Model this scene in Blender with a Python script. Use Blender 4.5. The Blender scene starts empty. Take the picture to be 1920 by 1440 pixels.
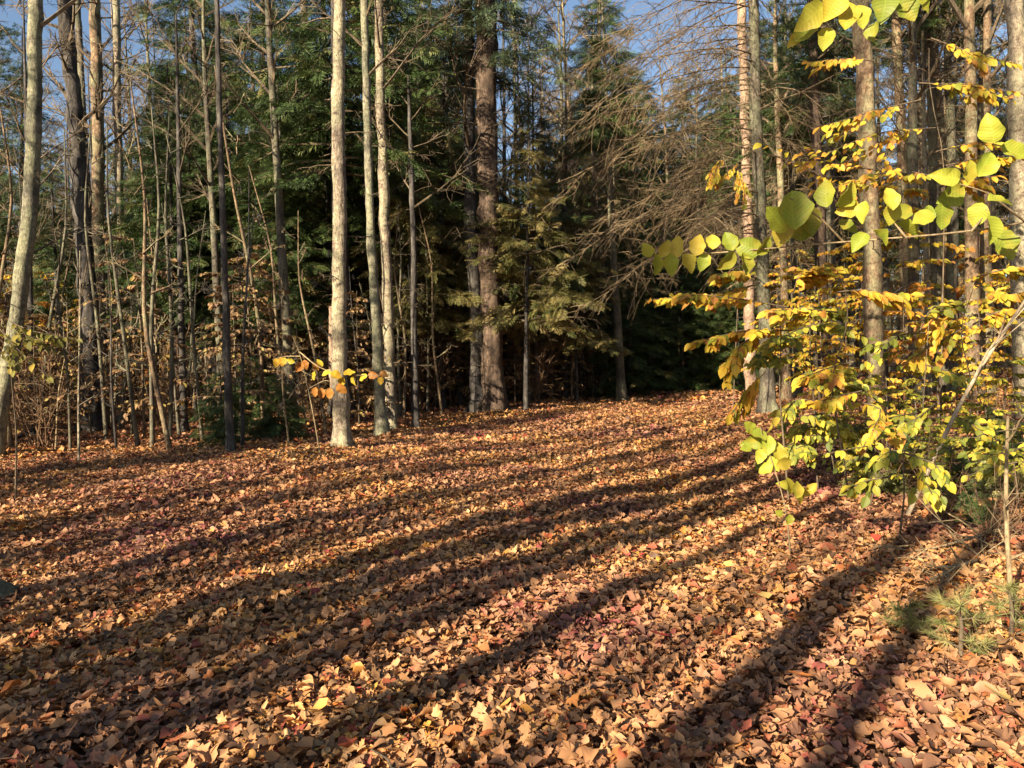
import bpy, math, random
import numpy as np
from mathutils import Matrix, Vector

# ---------------------------------------------------------------- camera, sky, sun, exposure
S = bpy.context.scene
COL = S.collection
rs = np.random.RandomState(7)
random.seed(7)
FPX = 1400.0                     # focal length in pixels of the 1920 wide photograph
PITCH = math.radians(-1.23)
ROLL = math.radians(1.5)
EYE = np.array([0.0, 0.0, 1.55])
fwd = np.array([0, math.cos(PITCH), math.sin(PITCH)])
r0 = np.array([1.0, 0, 0]); u0 = np.cross(r0, fwd)
RIGHT = math.cos(ROLL) * r0 - math.sin(ROLL) * u0
UP = math.sin(ROLL) * r0 + math.cos(ROLL) * u0
cam = bpy.data.cameras.new('camera'); camo = bpy.data.objects.new('camera', cam); COL.objects.link(camo)
cam.sensor_width = 36; cam.lens = FPX / 1920 * 36; cam.clip_end = 2000; cam.clip_start = 0.05
m = Matrix.Identity(4)
for i in range(3):
    m[i][0] = RIGHT[i]; m[i][1] = UP[i]; m[i][2] = -fwd[i]; m[i][3] = EYE[i]
camo.matrix_world = m
S.camera = camo

SUN_AZ = math.radians(38.5)      # the shadows run this far right of the view direction
SUN_EL = math.radians(24)
SD = np.array([math.sin(SUN_AZ), math.cos(SUN_AZ)])     # horizontal travel of the light
w = bpy.data.worlds.new('World'); S.world = w; w.use_nodes = True
nt = w.node_tree; bg = nt.nodes['Background']
sky = nt.nodes.new('ShaderNodeTexSky'); sky.sky_type = 'NISHITA'; sky.sun_disc = False
sky.sun_elevation = SUN_EL; sky.sun_rotation = math.atan2(-SD[0], -SD[1])
sky.air_density = 1.0; sky.dust_density = 1.0; sky.ozone_density = 1.5
nt.links.new(sky.outputs[0], bg.inputs[0]); bg.inputs[1].default_value = 0.062
sun = bpy.data.lights.new('sun', 'SUN'); suno = bpy.data.objects.new('sun', sun); COL.objects.link(suno)
sun.energy = 5.0; sun.angle = math.radians(0.5); sun.color = (1.0, 0.85, 0.64)
tosun = Vector((-SD[0] * math.cos(SUN_EL), -SD[1] * math.cos(SUN_EL), math.sin(SUN_EL)))
suno.rotation_euler = tosun.to_track_quat('Z', 'Y').to_euler()
S.view_settings.view_transform = 'Standard'; S.view_settings.look = 'None'
S.view_settings.exposure = 1.58; S.view_settings.gamma = 1.0
S.cycles.max_bounces = 5; S.cycles.diffuse_bounces = 3; S.cycles.glossy_bounces = 2
S.cycles.transmission_bounces = 3; S.cycles.transparent_max_bounces = 4
S.cycles.use_denoising = True
S.cycles.caustics_reflective = False; S.cycles.caustics_refractive = False

# ---------------------------------------------------------------- pixels of the photograph to points of the place
def sm(a, b, x):
    t = np.clip((x - a) / (b - a), 0, 1); return t * t * (3 - 2 * t)
def H(x, y):
    x = np.asarray(x, float); y = np.asarray(y, float)
    h = 0.07 * np.sin(0.55 * x + 0.27 * y) + 0.075 * np.sin(0.47 * y - 0.36 * x + 1) + 0.022 * np.sin(2.1 * x - 0.7 * y) + 0.012 * np.sin(3.7 * x + 2.9 * y)
    h = h * sm(0, 6, np.hypot(x, y)) + 0.6 * sm(2.0, 8, x - 0.28 * y)
    return h + 0.05 * np.maximum(0, y - 48) + 0.05 * np.maximum(0, -y - 40)
def ray(px, py):
    return fwd + (px - 960) / FPX * RIGHT - (py - 720) / FPX * UP
def P(px, py, d):                 # the point at distance d (metres along the view)
    return EYE + ray(px, py) * d
def G(px, py):                    # where that pixel's ray meets the ground
    r = ray(px, py); d = 1.0
    for _ in range(4000):
        p = EYE + r * d
        if p[2] <= H(p[0], p[1]): break
        d += 0.02 + d * 0.002
        if d > 120: break
    p = EYE + r * d; p[2] = H(p[0], p[1]); return p
def pix(p):
    v = np.asarray(p) - EYE; d = v @ fwd
    return 960 + FPX * (v @ RIGHT) / d, 720 - FPX * (v @ UP) / d

# ---------------------------------------------------------------- mesh helpers
class MB:
    def __init__(s): s.V = []; s.F = []; s.n = 0
    def add(s, V, F, mat=0, tint=None, uv=None):
        V = np.asarray(V, np.float32).reshape(-1, 3); F = np.asarray(F, np.int64)
        if tint is None: tint = random.random()
        t = np.broadcast_to(np.asarray(tint, np.float32), (len(F),))
        s.V.append(V); s.F.append((F + s.n, mat, t, None if uv is None else np.asarray(uv, np.float32)[F].reshape(-1, 2))); s.n += len(V)
    def build(s, name, mats, parent=None, smooth=False):
        V = np.concatenate(s.V); me = bpy.data.meshes.new(name)
        loops = np.concatenate([f.reshape(-1) for f, _, _, _ in s.F])
        tot = np.concatenate([np.full(len(f), f.shape[1]) for f, _, _, _ in s.F])
        st = np.concatenate([[0], np.cumsum(tot)[:-1]])
        mi = np.concatenate([np.full(len(f), k) for f, k, _, _ in s.F])
        ti = np.concatenate([t for _, _, t, _ in s.F])
        me.vertices.add(len(V)); me.vertices.foreach_set('co', V.reshape(-1))
        me.loops.add(len(loops)); me.loops.foreach_set('vertex_index', loops.astype(np.int32))
        me.polygons.add(len(tot)); me.polygons.foreach_set('loop_start', st.astype(np.int32)); me.polygons.foreach_set('loop_total', tot.astype(np.int32))
        me.polygons.foreach_set('material_index', mi.astype(np.int32))
        me.polygons.foreach_set('use_smooth', np.full(len(tot), smooth))
        a = me.attributes.new('tint', 'FLOAT', 'FACE'); a.data.foreach_set('value', ti.astype(np.float32))
        if any(u is not None for _, _, _, u in s.F):
            uvl = me.uv_layers.new(name='UVMap')
            uv = np.concatenate([u if u is not None else np.zeros((f.size, 2), np.float32) for f, _, _, u in s.F])
            uvl.data.foreach_set('uv', uv.reshape(-1).astype(np.float32))
        me.update(calc_edges=True)
        for mm in (mats if isinstance(mats, (list, tuple)) else [mats]): me.materials.append(mm)
        o = bpy.data.objects.new(name, me); COL.objects.link(o)
        if parent: o.parent = parent
        return o

def norm(a): return a / np.maximum(np.linalg.norm(a, axis=-1, keepdims=True), 1e-9)
def tube(mb, pts, rad, sides=5, mat=0, tint=None, rough=0.0):
    pts = np.asarray(pts, float); n = len(pts); rad = np.asarray(rad, float)
    if rad.ndim < 2: rad = np.broadcast_to(rad, (n,))[:, None]
    T = norm(np.gradient(pts, axis=0)); d = abs(pts[-1] - pts[0])
    ref = np.zeros(3); ref[int(np.argmin(d))] = 1
    A = norm(np.cross(T, ref)); B = np.cross(T, A)
    an = np.arange(sides) * 2 * math.pi / sides
    R = rad * np.ones((n, sides)) * (1 + (rough * rs.randn(n, sides) if rough else 0))
    V = pts[:, None] + R[..., None] * (np.cos(an)[None, :, None] * A[:, None] + np.sin(an)[None, :, None] * B[:, None])
    i = np.arange(n - 1)[:, None] * sides; j = np.arange(sides)[None]; k = (j + 1) % sides
    F = np.stack([i + j, i + k, i + sides + k, i + sides + j], -1).reshape(-1, 4)
    mb.add(V.reshape(-1, 3), F, mat, tint)
    mb.add(V[-1], [[0, (c + 1) % sides, (c + 2) % sides] for c in range(0, 1)] if sides == 3 else [[0, c, c + 1] for c in range(1, sides - 1)], mat, tint)
def frames(X, Z):
    X = norm(X); Z = norm(Z - (Z * X).sum(-1, keepdims=True) * X); Y = np.cross(Z, X)
    return np.stack([X, Y, Z], -1)
def inst(mb, TV, TF, M, off, mat=0, tint=None, uv=None):
    N = len(off); n = len(TV)
    if N == 0: return
    V = np.einsum('nij,vj->nvi', M, TV) + np.asarray(off)[:, None]
    F = (TF[None] + (np.arange(N) * n)[:, None, None]).reshape(-1, TF.shape[1])
    t = rs.rand(N) if tint is None else np.broadcast_to(tint, (N,))
    mb.add(V.reshape(-1, 3), F, mat, np.repeat(t, len(TF)), None if uv is None else np.tile(uv, (N, 1)))
def smoothpath(pts, n):
    pts = np.asarray(pts, float); t = np.concatenate([[0], np.cumsum(np.linalg.norm(np.diff(pts, axis=0), axis=1))]); q = np.linspace(0, t[-1], n)
    P2 = np.stack([np.interp(q, t, pts[:, k]) for k in range(3)], -1)
    for _ in range(max(1, n // 8)):
        P2[1:-1] = (P2[:-2] + 2 * P2[1:-1] + P2[2:]) / 4
    return P2

def empty(name, loc, label, cat, group=None):
    o = bpy.data.objects.new(name, None); COL.objects.link(o); o.location = [float(c) for c in loc]
    o.empty_display_size = 0.1
    return tag(o, label, cat, group)
def tag(o, label, cat, group=None, kind=None):
    if label: o['label'] = label
    if cat: o['category'] = cat
    if group: o['group'] = group
    if kind: o['kind'] = kind
    return o
def dup(root, loc, rz, sc, label=None, group=None, tilt=(0, 0)):
    r = root.copy(); COL.objects.link(r)
    for ch in list(root.children):
        c = ch.copy(); COL.objects.link(c); c.parent = r
        for g in ch.children:
            d = g.copy(); COL.objects.link(d); d.parent = c
    return put(r, loc, rz, sc, label, group, tilt)
def put(r, loc, rz, sc, label=None, group=None, tilt=(0, 0)):
    r.location = [float(c) for c in loc]; r.rotation_euler = (tilt[0], tilt[1], rz); r.scale = (sc, sc, sc)
    if label: r['label'] = label
    if group: r['group'] = group
    return r

# ---------------------------------------------------------------- materials
def mat(name):
    mm = bpy.data.materials.new(name); mm.use_nodes = True; n = mm.node_tree; b = n.nodes['Principled BSDF']
    b.inputs['Specular IOR Level'].default_value = 0.25; b.inputs['Roughness'].default_value = 0.8
    return mm, n, b
def ramp(n, stops, src, mode='LINEAR'):
    r = n.nodes.new('ShaderNodeValToRGB'); r.color_ramp.interpolation = mode
    e = r.color_ramp.elements
    while len(e) < len(stops): e.new(0.5)
    for k, (p, c) in enumerate(stops): e[k].position = p; e[k].color = (*c, 1)
    n.links.new(src, r.inputs[0]); return r.outputs[0]
def attr(n, name='tint'):
    a = n.nodes.new('ShaderNodeAttribute'); a.attribute_name = name; return a.outputs['Fac']
def tex(n, kind, scale, src, detail=4, rough=0.6):
    t = n.nodes.new('ShaderNodeTex' + kind); t.inputs['Scale'].default_value = scale
    if kind == 'Noise': t.inputs['Detail'].default_value = detail; t.inputs['Roughness'].default_value = rough
    n.links.new(src, t.inputs['Vector']); return t.outputs[0]
def coords(n, sc=(1, 1, 1), kind='Object'):
    c = n.nodes.new('ShaderNodeTexCoord'); mp = n.nodes.new('ShaderNodeMapping'); mp.inputs['Scale'].default_value = sc
    n.links.new(c.outputs[kind], mp.inputs[0]); return mp.outputs[0]
def mixc(n, fac, a, b, blend='MIX'):
    x = n.nodes.new('ShaderNodeMix'); x.data_type = 'RGBA'; x.blend_type = blend
    for sock, v in ((x.inputs[0], fac), (x.inputs[6], a), (x.inputs[7], b)):
        if hasattr(v, 'links'): n.links.new(v, sock)
        elif isinstance(v, tuple): sock.default_value = (*v, 1)
        else: sock.default_value = v
    return x.outputs[2]
def bump(n, b, src, st, dist=0.02):
    bp = n.nodes.new('ShaderNodeBump'); bp.inputs['Strength'].default_value = st; bp.inputs['Distance'].default_value = dist
    n.links.new(src, bp.inputs['Height']); n.links.new(bp.outputs[0], b.inputs['Normal'])
def bark(name, dark, mid, light, lichen=None, zs=0.22, sc=9, amt=0.5, st=0.9, rings=None):
    mm, n, b = mat(name)
    v = coords(n, (1, 1, zs)); a = tex(n, 'Noise', sc, v, 6, 0.7)
    col = ramp(n, [(0.3, dark), (0.5, mid), (0.68, light)], a)
    if lichen:
        p = tex(n, 'Noise', 2.3, coords(n, (1, 1, 0.6)), 5, 0.65)
        col = mixc(n, ramp(n, [(0.5 - amt * .25, (0, 0, 0)), (0.62 - amt * .1, (1, 1, 1))], p), col, lichen)
        a2 = tex(n, 'Noise', 22, coords(n, (1, 1, 0.7)), 6, 0.75)
        col = mixc(n, 0.7, col, ramp(n, [(0.35, (0.25, 0.25, 0.25)), (0.6, (1, 1, 1))], a2), 'MULTIPLY')
    if rings:
        q = tex(n, 'Noise', 3.0, coords(n, (1.6, 1.6, 3.2)), 7, 0.7)
        col = mixc(n, ramp(n, [(0.55, (0, 0, 0)), (0.63, (0.85, 0.85, 0.85))], q), col, rings)
    lo = tex(n, 'Noise', 1.6, coords(n, (1, 1, 0.8)), 4, 0.6); col = mixc(n, 1.0, col, ramp(n, [(0.32, (0.42, 0.42, 0.44)), (0.5, (0.9, 0.88, 0.86)), (0.66, (1.15, 1.12, 1.05))], lo), 'MULTIPLY')
    hi = tex(n, 'Noise', sc * 3.2, coords(n, (1, 1, 0.5)), 6, 0.75); col = mixc(n, 0.75, col, ramp(n, [(0.36, (0.35, 0.33, 0.3)), (0.5, (0.95, 0.95, 0.95)), (0.64, (1.2, 1.2, 1.2))], hi), 'MULTIPLY')
    n.links.new(col, b.inputs['Base Color']); bump(n, b, a, st, 0.03); b.inputs['Roughness'].default_value = 0.9
    return mm
def leafmat(name, stops, trans=0.25, rough=0.55, patch=None, veins=False, spec=0.3):
    mm, n, b = mat(name)
    col = ramp(n, stops, attr(n))
    if patch:
        p = tex(n, 'Noise', patch[0], coords(n), 3)
        col = mixc(n, ramp(n, [(0.42, (0, 0, 0)), (0.62, (1, 1, 1))], p), col, ramp(n, patch[1], attr(n)))
    if veins:
        uv = n.nodes.new('ShaderNodeTexCoord'); sp = n.nodes.new('ShaderNodeSeparateXYZ'); n.links.new(uv.outputs['UV'], sp.inputs[0])
        def mth(op, a, c=None):
            k = n.nodes.new('ShaderNodeMath'); k.operation = op
            for i, q in enumerate((a, c)):
                if q is None: continue
                if hasattr(q, 'links'): n.links.new(q, k.inputs[i])
                else: k.inputs[i].default_value = q
            return k.outputs[0]
        ax = mth('ABSOLUTE', mth('SUBTRACT', sp.outputs[0], 0.5))
        wv = mth('SINE', mth('MULTIPLY', mth('SUBTRACT', sp.outputs[1], mth('MULTIPLY', ax, 0.55)), 56.0))
        vein = ramp(n, [(0.72, (0, 0, 0)), (0.98, (1, 1, 1))], mth('ADD', mth('MULTIPLY', wv, 0.5), 0.5))
        midr = ramp(n, [(0.012, (1, 1, 1)), (0.03, (0, 0, 0))], ax)
        col = mixc(n, 0.14, col, mixc(n, 1.0, vein, midr, 'LIGHTEN'), 'SOFT_LIGHT')
        sp3 = tex(n, 'Noise', 13, coords(n), 3, 0.6)
        col = mixc(n, ramp(n, [(0.45, (0, 0, 0)), (0.7, (0.7, 0.7, 0.7))], sp3), col, (0.50, 0.38, 0.05))
        sp2 = tex(n, 'Noise', 55, coords(n), 4, 0.75)
        col = mixc(n, ramp(n, [(0.62, (0, 0, 0)), (0.7, (0.85, 0.85, 0.85))], sp2), col, (0.24, 0.13, 0.03))
        bump(n, b, wv, 0.2, 0.0012)
    n.links.new(col, b.inputs['Base Color']); b.inputs['Roughness'].default_value = rough; b.inputs['Specular IOR Level'].default_value = spec
    if trans:
        t = n.nodes.new('ShaderNodeBsdfTranslucent'); n.links.new(col, t.inputs[0])
        x = n.nodes.new('ShaderNodeMixShader'); x.inputs[0].default_value = trans
        n.links.new(b.outputs[0], x.inputs[1]); n.links.new(t.outputs[0], x.inputs[2])
        n.links.new(x.outputs[0], n.nodes['Material Output'].inputs[0])
    return mm

M = {}
M['bark_dark'] = bark('bark_dark', (0.02, 0.018, 0.015), (0.07, 0.062, 0.055), (0.15, 0.14, 0.125), sc=8)
M['bark_grey'] = bark('bark_grey', (0.05, 0.042, 0.032), (0.16, 0.135, 0.10), (0.30, 0.26, 0.19), (0.22, 0.22, 0.14), sc=9, amt=0.3)
M['bark_pale'] = bark('bark_pale', (0.06, 0.045, 0.032), (0.36, 0.29, 0.21), (0.60, 0.51, 0.38), (0.44, 0.4, 0.26), sc=16, zs=0.42, amt=0.3, st=1.4, rings=(0.12, 0.085, 0.06))
M['bark_ash'] = bark('bark_ash', (0.08, 0.07, 0.05), (0.27, 0.25, 0.18), (0.46, 0.42, 0.3), (0.3, 0.3, 0.19), sc=12, zs=0.3, amt=0.35, st=1.0, rings=(0.1, 0.085, 0.06))
M['bark_pine'] = bark('bark_pine', (0.02, 0.015, 0.012), (0.10, 0.07, 0.05), (0.22, 0.155, 0.11), sc=9, zs=0.28, st=1.0)
M['bark_warm'] = bark('bark_warm', (0.06, 0.04, 0.025), (0.27, 0.18, 0.11), (0.44, 0.32, 0.2), (0.3, 0.28, 0.16), sc=10, zs=0.6, amt=0.2, rings=(0.13, 0.08, 0.05))
M['bark_pink'] = bark('bark_pink', (0.12, 0.075, 0.05), (0.36, 0.24, 0.165), (0.5, 0.37, 0.26), sc=14, zs=0.7)
M['twig'] = bark('twig', (0.06, 0.045, 0.03), (0.15, 0.115, 0.075), (0.26, 0.2, 0.13), sc=20, st=0.2)
M['twig_pale'] = bark('twig_pale', (0.14, 0.1, 0.06), (0.3, 0.23, 0.13), (0.42, 0.33, 0.2), sc=20, st=0.2)
M['twig_bleach'] = bark('twig_bleach', (0.22, 0.17, 0.11), (0.42, 0.34, 0.23), (0.55, 0.46, 0.33), sc=20, st=0.2)
M['twig_brown'] = bark('twig_brown', (0.07, 0.04, 0.025), (0.19, 0.115, 0.065), (0.3, 0.2, 0.12), sc=20, st=0.2)
M['olive_leaf'] = leafmat('olive_leaves', [(0.0, (0.1, 0.1, 0.02)), (0.6, (0.2, 0.18, 0.03)), (1.0, (0.34, 0.25, 0.04))], 0.3)
M['twig_dead'] = bark('twig_dead', (0.09, 0.065, 0.04), (0.21, 0.155, 0.09), (0.32, 0.245, 0.15), sc=20, st=0.2)
M['brown_leaf'] = leafmat('brown_leaves', [(0.0, (0.13, 0.07, 0.035)), (0.5, (0.24, 0.14, 0.065)), (0.85, (0.35, 0.22, 0.09)), (1.0, (0.33, 0.27, 0.06))], 0.3)
M['hemlock'] = leafmat('hemlock_needles', [(0.0, (0.028, 0.05, 0.014)), (0.5, (0.055, 0.09, 0.024)), (0.85, (0.095, 0.125, 0.034)), (1.0, (0.16, 0.14, 0.045))], 0.15)
M['hemlock_blue'] = leafmat('pine_needles', [(0.0, (0.045, 0.075, 0.04)), (0.6, (0.09, 0.125, 0.06)), (1.0, (0.16, 0.17, 0.07))], 0.2)
M['golden'] = leafmat('sunlit_gold_needles', [(0.0, (0.075, 0.085, 0.025)), (0.35, (0.15, 0.14, 0.045)), (0.7, (0.26, 0.21, 0.075)), (0.88, (0.33, 0.25, 0.09)), (1.0, (0.10, 0.13, 0.035))], 0.25)  # hemlock needles tinted gold: the sunlight on them is put into the colour
M['beech'] = leafmat('beech_leaves', [(0.0, (0.22, 0.24, 0.03)), (0.25, (0.42, 0.33, 0.03)), (0.55, (0.6, 0.39, 0.035)), (0.85, (0.62, 0.3, 0.04)), (1.0, (0.38, 0.16, 0.04))], 0.3)
M['beech_orange'] = leafmat('orange_leaves', [(0.0, (0.5, 0.34, 0.05)), (0.4, (0.62, 0.33, 0.05)), (0.8, (0.55, 0.2, 0.04)), (1.0, (0.32, 0.1, 0.03))], 0.35)
M['green_leaf'] = leafmat('green_leaves', [(0.0, (0.09, 0.12, 0.02)), (0.4, (0.24, 0.25, 0.035)), (0.75, (0.44, 0.37, 0.04)), (1.0, (0.66, 0.45, 0.045))], 0.3)
M['big_leaf'] = leafmat('large_leaves', [(0.0, (0.20, 0.25, 0.035)), (0.35, (0.33, 0.39, 0.045)), (0.7, (0.45, 0.46, 0.06)), (1.0, (0.55, 0.40, 0.05))], 0.42, veins=True, rough=0.5)
M['litter'] = leafmat('leaf_litter', [(0.0, (0.10, 0.055, 0.03)), (0.15, (0.24, 0.14, 0.065)), (0.4, (0.44, 0.215, 0.085)), (0.62, (0.58, 0.295, 0.115)), (0.78, (0.63, 0.38, 0.175)), (0.86, (0.6, 0.32, 0.06)), (0.93, (0.5, 0.15, 0.045)), (0.98, (0.25, 0.055, 0.05)), (1.0, (0.4, 0.06, 0.045))], 0.16, 0.6,
    patch=(0.35, [(0.0, (0.10, 0.05, 0.035)), (0.2, (0.20, 0.09, 0.06)), (0.4, (0.38, 0.2, 0.1)), (0.62, (0.46, 0.24, 0.13)), (0.78, (0.28, 0.085, 0.08)), (0.94, (0.21, 0.06, 0.06)), (1.0, (0.5, 0.29, 0.08))]))
M['pine_green'] = leafmat('seedling_needles', [(0.0, (0.13, 0.15, 0.05)), (0.6, (0.24, 0.25, 0.085)), (1.0, (0.36, 0.31, 0.12))], 0.3)
M['far'] = leafmat('far_foliage', [(0.0, (0.03, 0.05, 0.02)), (0.4, (0.09, 0.09, 0.03)), (0.7, (0.17, 0.13, 0.045)), (1.0, (0.24, 0.14, 0.05))], 0.2)
mm, n, b = mat('forest_soil')
v = coords(n); a = tex(n, 'Noise', 9, v, 8, 0.75); c2 = tex(n, 'Voronoi', 13, v)
col = ramp(n, [(0.3, (0.025, 0.015, 0.01)), (0.48, (0.12, 0.065, 0.035)), (0.62, (0.27, 0.15, 0.075)), (0.75, (0.38, 0.22, 0.11))], a)
n.links.new(col, b.inputs['Base Color']); bump(n, b, c2, 1.0, 0.06); M['soil'] = mm
mm, n, b = mat('mossy_stone')
a = tex(n, 'Noise', 12, coords(n), 6); n.links.new(ramp(n, [(0.35, (0.04, 0.035, 0.02)), (0.55, (0.11, 0.095, 0.055)), (0.7, (0.22, 0.2, 0.13))], a), b.inputs['Base Color']); bump(n, b, a, 0.8); M['stone'] = mm

# ---------------------------------------------------------------- ground
def ground():
    ys = np.concatenate([np.linspace(-90, -10, 20), np.linspace(-9, 30, 118), np.geomspace(31, 600, 40)])
    xs = np.concatenate([-np.geomspace(600, 21, 26), np.linspace(-20, 20, 110), np.geomspace(21, 600, 26)])
    X, Y = np.meshgrid(xs, ys); Z = H(X, np.minimum(Y, 130)) - 0.03
    nx = len(xs); i = np.arange(len(ys) - 1)[:, None] * nx + np.arange(nx - 1)[None]
    mb = MB(); mb.add(np.stack([X, Y, Z], -1), np.stack([i, i + 1, i + nx + 1, i + nx], -1).reshape(-1, 4))
    tag(mb.build('ground', M['soil'], smooth=True), None, None, kind='structure')
ground()

# leaf outlines: a fan of triangles round the middle
def maple():
    pol = [(-90, .2), (-60, .52), (-35, .5), (-18, .78), (-5, .68), (10, .92), (25, .72), (38, .62), (55, .82), (68, .74), (90, 1.02)]
    pts = [(math.cos(math.radians(t)) * r, math.sin(math.radians(t)) * r) for t, r in pol]
    pts = pts + [(-x, y) for x, y in pts[-2:0:-1]]
    V = np.array([(0, 0.0, 0)] + [(y, x, 0) for x, y in pts]) * 0.55
    k = len(pts); F = np.array([[0, 1 + i, 1 + (i + 1) % k] for i in range(k)]); return V, F
def oval(nseg=5, wid=0.32, rings=False):
    V = []; F = []; UV = []
    for i in range(nseg + 1):
        t = i / nseg; wd = wid * (math.sin(math.pi * min(1, t ** 0.82)) ** 0.8) if 0 < i < nseg else 0.004
        for k, f in enumerate((-1, 0, 1)):
            V.append((t, f * wd, abs(f) * wd * 0.28 - 0.16 * t * t)); UV.append((0.5 + f * wd, t))
    for i in range(nseg):
        for k in (0, 1): F.append([i * 3 + k, i * 3 + k + 1, i * 3 + 4 + k, i * 3 + 3 + k])
    return np.array(V), np.array(F), np.array(UV)
MAPLE = maple(); OVAL = oval(4)
BIGOVAL = oval(12, 0.36)

def litter():
    mb = MB()
    def ring(y0, y1, dens, size, marg, det):
        area = (0.78 * (y1 * y1 - y0 * y0)) + 2 * marg * (y1 - y0); N = int(area * dens)
        u = rs.rand(N * 2); y = np.sqrt(y0 * y0 + u * (y1 * y1 - y0 * y0)); x = (rs.rand(N * 2) * 2 - 1) * (0.78 * y + marg); y = y[:N]; x = x[:N]
        lift = rs.rand(N) ** 2
        z = H(x, y) + 0.006 + lift * 0.045
        tl = np.abs(rs.randn(N)) * 0.37 + (rs.rand(N) < 0.13) * 0.6
        a = rs.rand(N) * 6.283; ta = rs.rand(N) * 6.283
        Z = np.stack([np.sin(tl) * np.cos(ta), np.sin(tl) * np.sin(ta), np.cos(tl)], -1)
        X = np.stack([np.cos(a), np.sin(a), 0 * a], -1)
        fr = frames(X, Z); s = size * np.clip(0.8 + 0.33 * rs.randn(N), 0.3, 1.9); z = z + 0.03 * np.sin(2.7 * x + 1.3 * y) * np.sin(1.9 * y - 2.2 * x) + 0.015 * np.sin(7.1 * x) * np.sin(6.3 * y)
        tint = np.clip(rs.rand(N) * 1.0, 0, 1)
        pick = rs.rand(N) < 0.5
        for sel, T in ((pick, MAPLE), (~pick, OVAL[:2])):
            idx = np.where(sel)[0]
            for part in np.array_split(idx, max(1, len(idx) // 20000)):
                TV, TF = T; n = len(part); TV = TV * np.array([1, 1, 1])
                if T is not MAPLE: TV = TV - np.array([0.5, 0, 0])
                L = np.repeat(TV[None], n, 0)
                c1 = (rs.randn(n) * 1.0 + .3)[:, None]; c2 = (rs.randn(n) * 0.9)[:, None]; an = rs.rand(n)[:, None] * 3.14
                p = L[..., 0] * np.cos(an) + L[..., 1] * np.sin(an); q = -L[..., 0] * np.sin(an) + L[..., 1] * np.cos(an)
                L[..., 2] += c1 * p * p + c2 * q * q * 0.6 + 0.25 * np.abs(L[..., 1]) + 0.05 * rs.randn(*p.shape)
                V = np.einsum('nij,nvj->nvi', fr[part], L) * s[part][:, None, None]
                # keep curled edges out of the soil
                low = V[..., 2].min(1); V[..., 2] -= np.minimum(low, 0)[:, None] * 0.7
                V += np.stack([x, y, z], -1)[part][:, None]
                k = len(TV); F = (TF[None] + (np.arange(n) * k)[:, None, None]).reshape(-1, TF.shape[1])
                mb.add(V.reshape(-1, 3), F, 0, np.repeat(tint[part], len(TF)))
    ring(1.6, 7, 1600, 0.067, 1.2, True)
    ring(7, 15, 720, 0.078, 1.5, True)
    ring(15, 30, 230, 0.11, 2, False)
    ring(30, 62, 30, 0.24, 2, False)
    tag(mb.build('leaf_litter', M['litter'], None, True), 'carpet of dry tan, brown and dark red leaves over the whole clearing', 'leaf litter', kind='stuff')
litter()

def twig_litter():
    mb = MB()
    for i in range(420):
        y = math.sqrt(rs.uniform(4, 900)); x = rs.uniform(-1, 1) * (.78 * y + 1); a = rs.rand() * 6.28; L = rs.uniform(.08, .5); q = np.linspace(-.5, .5, 5)
        p = np.stack([x + math.cos(a) * L * q, y + math.sin(a) * L * q, 0 * q], -1); p[:, :2] += np.cumsum(rs.randn(5, 2) * .012, 0); p[:, 2] = H(p[:, 0], p[:, 1]) + .055 + .02 * rs.rand() + .03 * q * rs.randn()
        tube(mb, p, np.linspace(.0045, .002, 5) * rs.uniform(.7, 1.7), 4, 0)
    tag(mb.build('twig_litter', M['twig']), 'small dead twigs strewn over the fallen leaves', 'twigs', kind='stuff')
twig_litter()

# ---------------------------------------------------------------- foliage pieces
def frond(k=11, wmul=1.0):
    V = []; F = []
    def blade(p, d, w, dz):
        p = np.array(p, float); d = np.array(d, float); s = np.array([-d[1], d[0], 0]); s = s / np.linalg.norm(s) * w
        m_ = p + d * 0.5 + np.array([0, 0, 0.01]); t = p + d + np.array([0, 0, -dz]); b0 = len(V)
        V.extend([p, m_ + s, t, m_ - s]); F.append([b0, b0 + 1, b0 + 2, b0 + 3])
    blade((0, 0, 0), (1, 0, -0.1), 0.02 * wmul, 0.12)
    for i in range(k):
        x = 0.06 + 0.86 * i / (k - 1)
        for sg in (-1, 1):
            L = (0.42 * (1 - x) ** 0.75 + 0.07) * (0.8 + 0.4 * random.random()); an = sg * math.radians(52 + random.uniform(-12, 12))
            blade((x, 0, -0.14 * x * x), (math.cos(an) * L, math.sin(an) * L, 0), 0.027 * wmul, 0.10 * L + random.random() * 0.06)
    return np.array(V), np.array(F)
FRONDS = [frond(), frond(9), frond(12, 0.8)]
def tuft(k=16):
    V = []; F = []
    for i in range(k):
        a = random.random() * 6.28; e = random.uniform(-0.4, 1.2); d = np.array([math.cos(a) * math.cos(e), math.sin(a) * math.cos(e), math.sin(e)])
        s = norm(np.cross(d, [0.3, 0.2, 1])) * 0.03; b0 = len(V); V.extend([s, d, -s]); F.append([b0, b0 + 1, b0 + 2])
    return np.array(V), np.array(F)
TUFT = tuft(); TUFT2 = tuft(22)

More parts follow.
